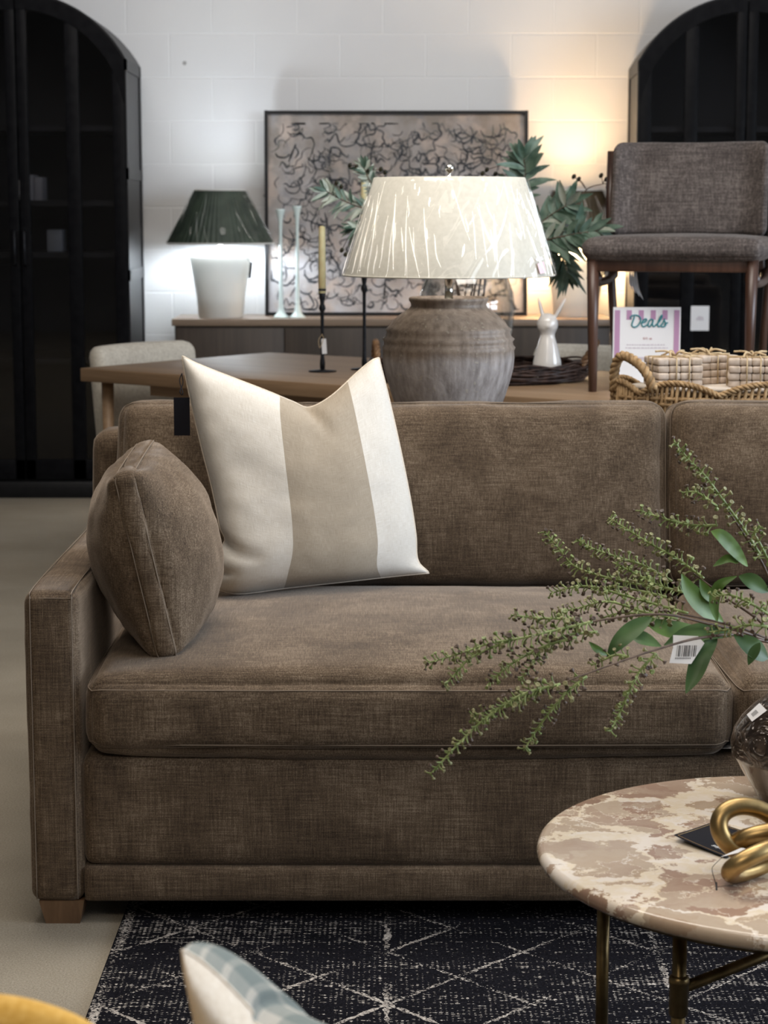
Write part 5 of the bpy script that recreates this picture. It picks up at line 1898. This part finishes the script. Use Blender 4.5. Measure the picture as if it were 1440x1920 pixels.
m.build('barcode', 'ink', tgo)

# ---- brass knot of linked rings
kn = thing('knot_ornament', 'brushed gold knot of thick linked rings on the marble table', 'ornament', (0.49, 2.50, CTZ))
TR = 0.0118
def link(c, xa, ya, a, b2):
    xa = V(xa).normalized()
    ya = V(ya)
    ya = (ya - xa * ya.dot(xa)).normalized()
    pts = []
    for k in range(96):
        q = 2 * PI * k / 96
        pts.append(V(c) + xa * a * math.cos(q) + ya * b2 * math.sin(q))
    mb = MB().tube(pts, TR, 20, closed=True)
    lowest = min(p.z for p in mb.v)
    return mb, lowest
for c, xa, ya, a, b2 in ((atY(1410, 1560, 2.545), (1, 0.05, -0.38), (0.30, 0.40, 0.85), 0.046, 0.0315),
                         (atY(1446, 1572, 2.550), (1, 0.15, 0.10), (0.0, 0.80, -0.60), 0.050, 0.028),
                         (atY(1424, 1615, 2.500), (0.80, 0.60, 0.04), (-0.30, -0.80, 0.45), 0.050, 0.028)):
    mb, lowest = link(c, xa, ya, a, b2)
    if lowest < CTZ:
        mb.v = [p + V((0, 0, CTZ - lowest)) for p in mb.v]
    mb.build('ring', 'gold', kn)
# black swing card under the knot
c0, c1, c2 = atZ(1263, 1570, CTZ + 0.006), atZ(1338, 1541, CTZ + 0.0015), atZ(1362, 1609, CTZ + 0.0015)
c3 = c1 + c2 - c0
c3.z = CTZ + 0.002
def card(u, v, dz=0.0):
    p = c0.lerp(c1, u).lerp(c2.lerp(c3, u), v)
    return V((p.x, p.y, p.z + 0.003 * (1 - u) * (1 - v) * (1 - u - v) + dz))
m = MB()
G = 8
vs, fs = [], []
for z in (0.0006, 0.0):
    for i in range(G + 1):
        for j in range(G + 1):
            vs.append(card(i / G, j / G, z))
Nn = (G + 1) ** 2
for i in range(G):
    for j in range(G):
        a = i * (G + 1) + j
        fs += [(a, a + 1, a + G + 2, a + G + 1), (Nn + a, Nn + a + G + 1, Nn + a + G + 2, Nn + a + 1)]
m.add(vs, fs)
cdo = m.build('swing_card', 'black_card', kn)
cdo['label'] = 'black card with gold border'
m = MB()
e = 0.045
loop = [(e + (1 - 2 * e) * k / 8, e) for k in range(8)] + [(1 - e, e + (1 - 2 * e) * k / 8) for k in range(8)] + [(1 - e - (1 - 2 * e) * k / 8, 1 - e) for k in range(8)] + [(e, 1 - e - (1 - 2 * e) * k / 8) for k in range(8)]
m.tube([card(u, v, 0.0008) for u, v in loop], 0.00028, 5, closed=True)
m.build('gold_border', 'gold_ink', cdo)
ex = (c2 - c0).normalized()
text_mesh('nies', 0.012, 'white_ink', cdo, frame4(card(0.18, 0.70, 0.0012), -ex, (c0 - c1)), 'lettering', 0.0002, 0.25)
# paper tag and its thin cord
m = MB()
a0, a1 = atY(1350, 1607, 2.475), atY(1409, 1593, 2.475)
m.add([a0, a1, a1 + V((-0.012, 0.006, 0.0005)), a0.lerp(a1, .45) + V((0, 0.006, -0.0012))], [(0, 1, 2, 3), (3, 2, 1, 0)], 0, False)
po = m.build('paper_tag', 'paper', kn)
po['label'] = 'small white paper tag seen edge-on'
m = MB()
z0 = CTZ + 0.001
m.tube(spline([a0 + V((0.003, 0, 0)), atZ(1340, 1621, CTZ + 0.010), atZ(1335, 1630, CTZ + 0.004), atZ(1340, 1650, z0), atZ(1343, 1664, z0)], 8), 0.0004, 5)
m.tube([atZ(1343, 1655, z0), atZ(1343.5, 1668, z0)], 0.0012, 6)
m.tube(spline([atZ(1345, 1663, z0), atZ(1358, 1661, z0), atZ(1375, 1660, z0)], 6), 0.0003, 5)
m.build('cord', 'ink', po)

# ================================================================== FOREGROUND BENCH AND PILLOWS
bn = thing('bench', 'low grey upholstered bench close to the camera', 'bench', (-0.10, 1.62, 0.008))
BNT = 0.36
MB().soft((-0.10, 1.64, 0.30), (1.0, 0.50, 0.12), 0.03, (0, 0, 0.0), (20, 12, 6)).build('seat', 'bench_fab', bn)
for x in (-0.55, 0.35):
    for y in (1.43, 1.85):
        MB().tube([(x, y, RZ), (x, y, 0.25)], 0.015, 12).build('leg', 'foot', bn)
fp = thing('check_pillow', 'ivory pillow with a blue-grey checked back in the foreground', 'pillow', (0.03, 1.60, BNT))
TL = atY(342, 1782, 1.50)
BLc = TL + V((-0.004, 0.135, -0.352))
BRc = BLc + V((0.40, 0.0, 0.0))
TRc = BRc + V((0.0, -0.120, 0.215))
topc = [TL, atY(352, 1786, 1.505), atY(382, 1806, 1.512), atY(425, 1845, 1.52), atY(470, 1893, 1.53), atY(510, 1935, 1.535), TL + V((0.22, 0.040, -0.140)), TL.lerp(TRc, 0.8) + V((0, 0.015, -0.03)), TRc]
lefc = [BLc, BLc.lerp(TL, 0.25) + V((0.018, 0, 0)), BLc.lerp(TL, 0.5) + V((0.022, 0, 0)), BLc.lerp(TL, 0.75) + V((0.010, 0, 0)), BLc.lerp(TL, 0.92) + V((0.002, 0, 0)), TL]
rigc = [BRc, BRc.lerp(TRc, 0.5) + V((-0.02, 0, 0)), TRc]
botc = [BLc, BLc.lerp(BRc, 0.5) + V((0, 0, 0.0)), BRc]
nrm_ = V((0, -0.92, -0.36))
mb_, rim_ = pillow(topc, botc, lefc, rigc, nrm_, 0.055, 0.075, 36, 2.2, None, (0, 1), 0.002)
fpc = mb_.build('cover', ['linen', 'gingham'], fp)
MB().tube(rim_, 0.0016, 6, closed=True).build('piping', 'linen', fpc)

mp = thing('mustard_pillow', 'mustard yellow pillow at the lower left edge of the photo', 'pillow', (-0.40, 1.45, BNT))
pT = [atY(-330, 1885, 1.44), atY(-180, 1874, 1.44), atY(-60, 1868, 1.44), atY(20, 1873, 1.44), atY(90, 1890, 1.44), atY(150, 1912, 1.44), atY(205, 1940, 1.45)]
bz = BNT
pB = [V((pT[0].x, 1.55, bz)), V(((pT[0].x + pT[-1].x) / 2, 1.55, bz)), V((pT[-1].x + 0.0, 1.55, bz))]
pL = [pB[0], pB[0].lerp(pT[0], 0.5), pT[0]]
pR = [pB[-1], pB[-1].lerp(pT[-1], 0.5), pT[-1]]
mb_, rim_ = pillow(pT, pB, pL, pR, (0, -0.95, -0.25), 0.05, 0.05, 28, 2.4, None, (0, 0), 0.002)
mb_.build('cover', 'mustard', mp)

# ------------------------------------------------------------------ light
def area(name, loc, rot, size, power, col):
    d = bpy.data.lights.new(name, 'AREA')
    d.shape = 'RECTANGLE'
    d.size, d.size_y = size
    d.energy = power
    d.color = col
    o = bpy.data.objects.new(name, d)
    COL.objects.link(o)
    o.location = loc
    o.rotation_euler = rot
    return o
def point(name, loc, power, col, r=0.03):
    d = bpy.data.lights.new(name, 'POINT')
    d.energy = power
    d.color = col
    d.shadow_soft_size = r
    o = bpy.data.objects.new(name, d)
    COL.objects.link(o)
    o.location = loc
    return o
area('ceiling_light_sofa', (0.1, 4.25, 3.35), (0, 0, 0), (2.6, 1.0), 84, (1.0, 0.93, 0.84))
wwl = area('wall_wash_light', (0.0, 7.4, 3.3), (math.radians(62), 0, 0), (3.6, 0.5), 23, (1.0, 0.95, 0.90))  # added unseen lamp, tilted to brighten the wall and spare the floor
wwl.data.spread = math.radians(115)
area('ceiling_light_front', (0.3, 2.2, 3.35), (0, 0, 0), (1.6, 1.0), 26, (1.0, 0.92, 0.82))
area('ceiling_light_entry', (-0.6, -0.6, 3.35), (0, 0, 0), (1.6, 1.0), 58, (1.0, 0.87, 0.72))
area('window_daylight', (4.96, 3.0, 1.9), (0, PI / 2, 0), (1.9, 5.0), 270, (0.76, 0.87, 1.0))
point('bulb_light_cool', (LAMP_L[0], LAMP_L[1], LAMP_L[2]), 26, (0.80, 0.90, 1.0), 0.085)
point('bulb_light_warm', (LAMP_R[0], LAMP_R[1], LAMP_R[2]), 80, (1.0, 0.68, 0.38), 0.085)

w = bpy.data.worlds.new('world')
scn.world = w
w.use_nodes = True
bg = w.node_tree.nodes.get('Background')
bg.inputs['Color'].default_value = (0.70, 0.82, 1.0, 1)
bg.inputs['Strength'].default_value = 1.0

scn.view_settings.view_transform = 'Standard'
scn.view_settings.look = 'None'
scn.view_settings.exposure = 0.06
scn.view_settings.gamma = 1.0
scn.view_settings.use_curve_mapping = False
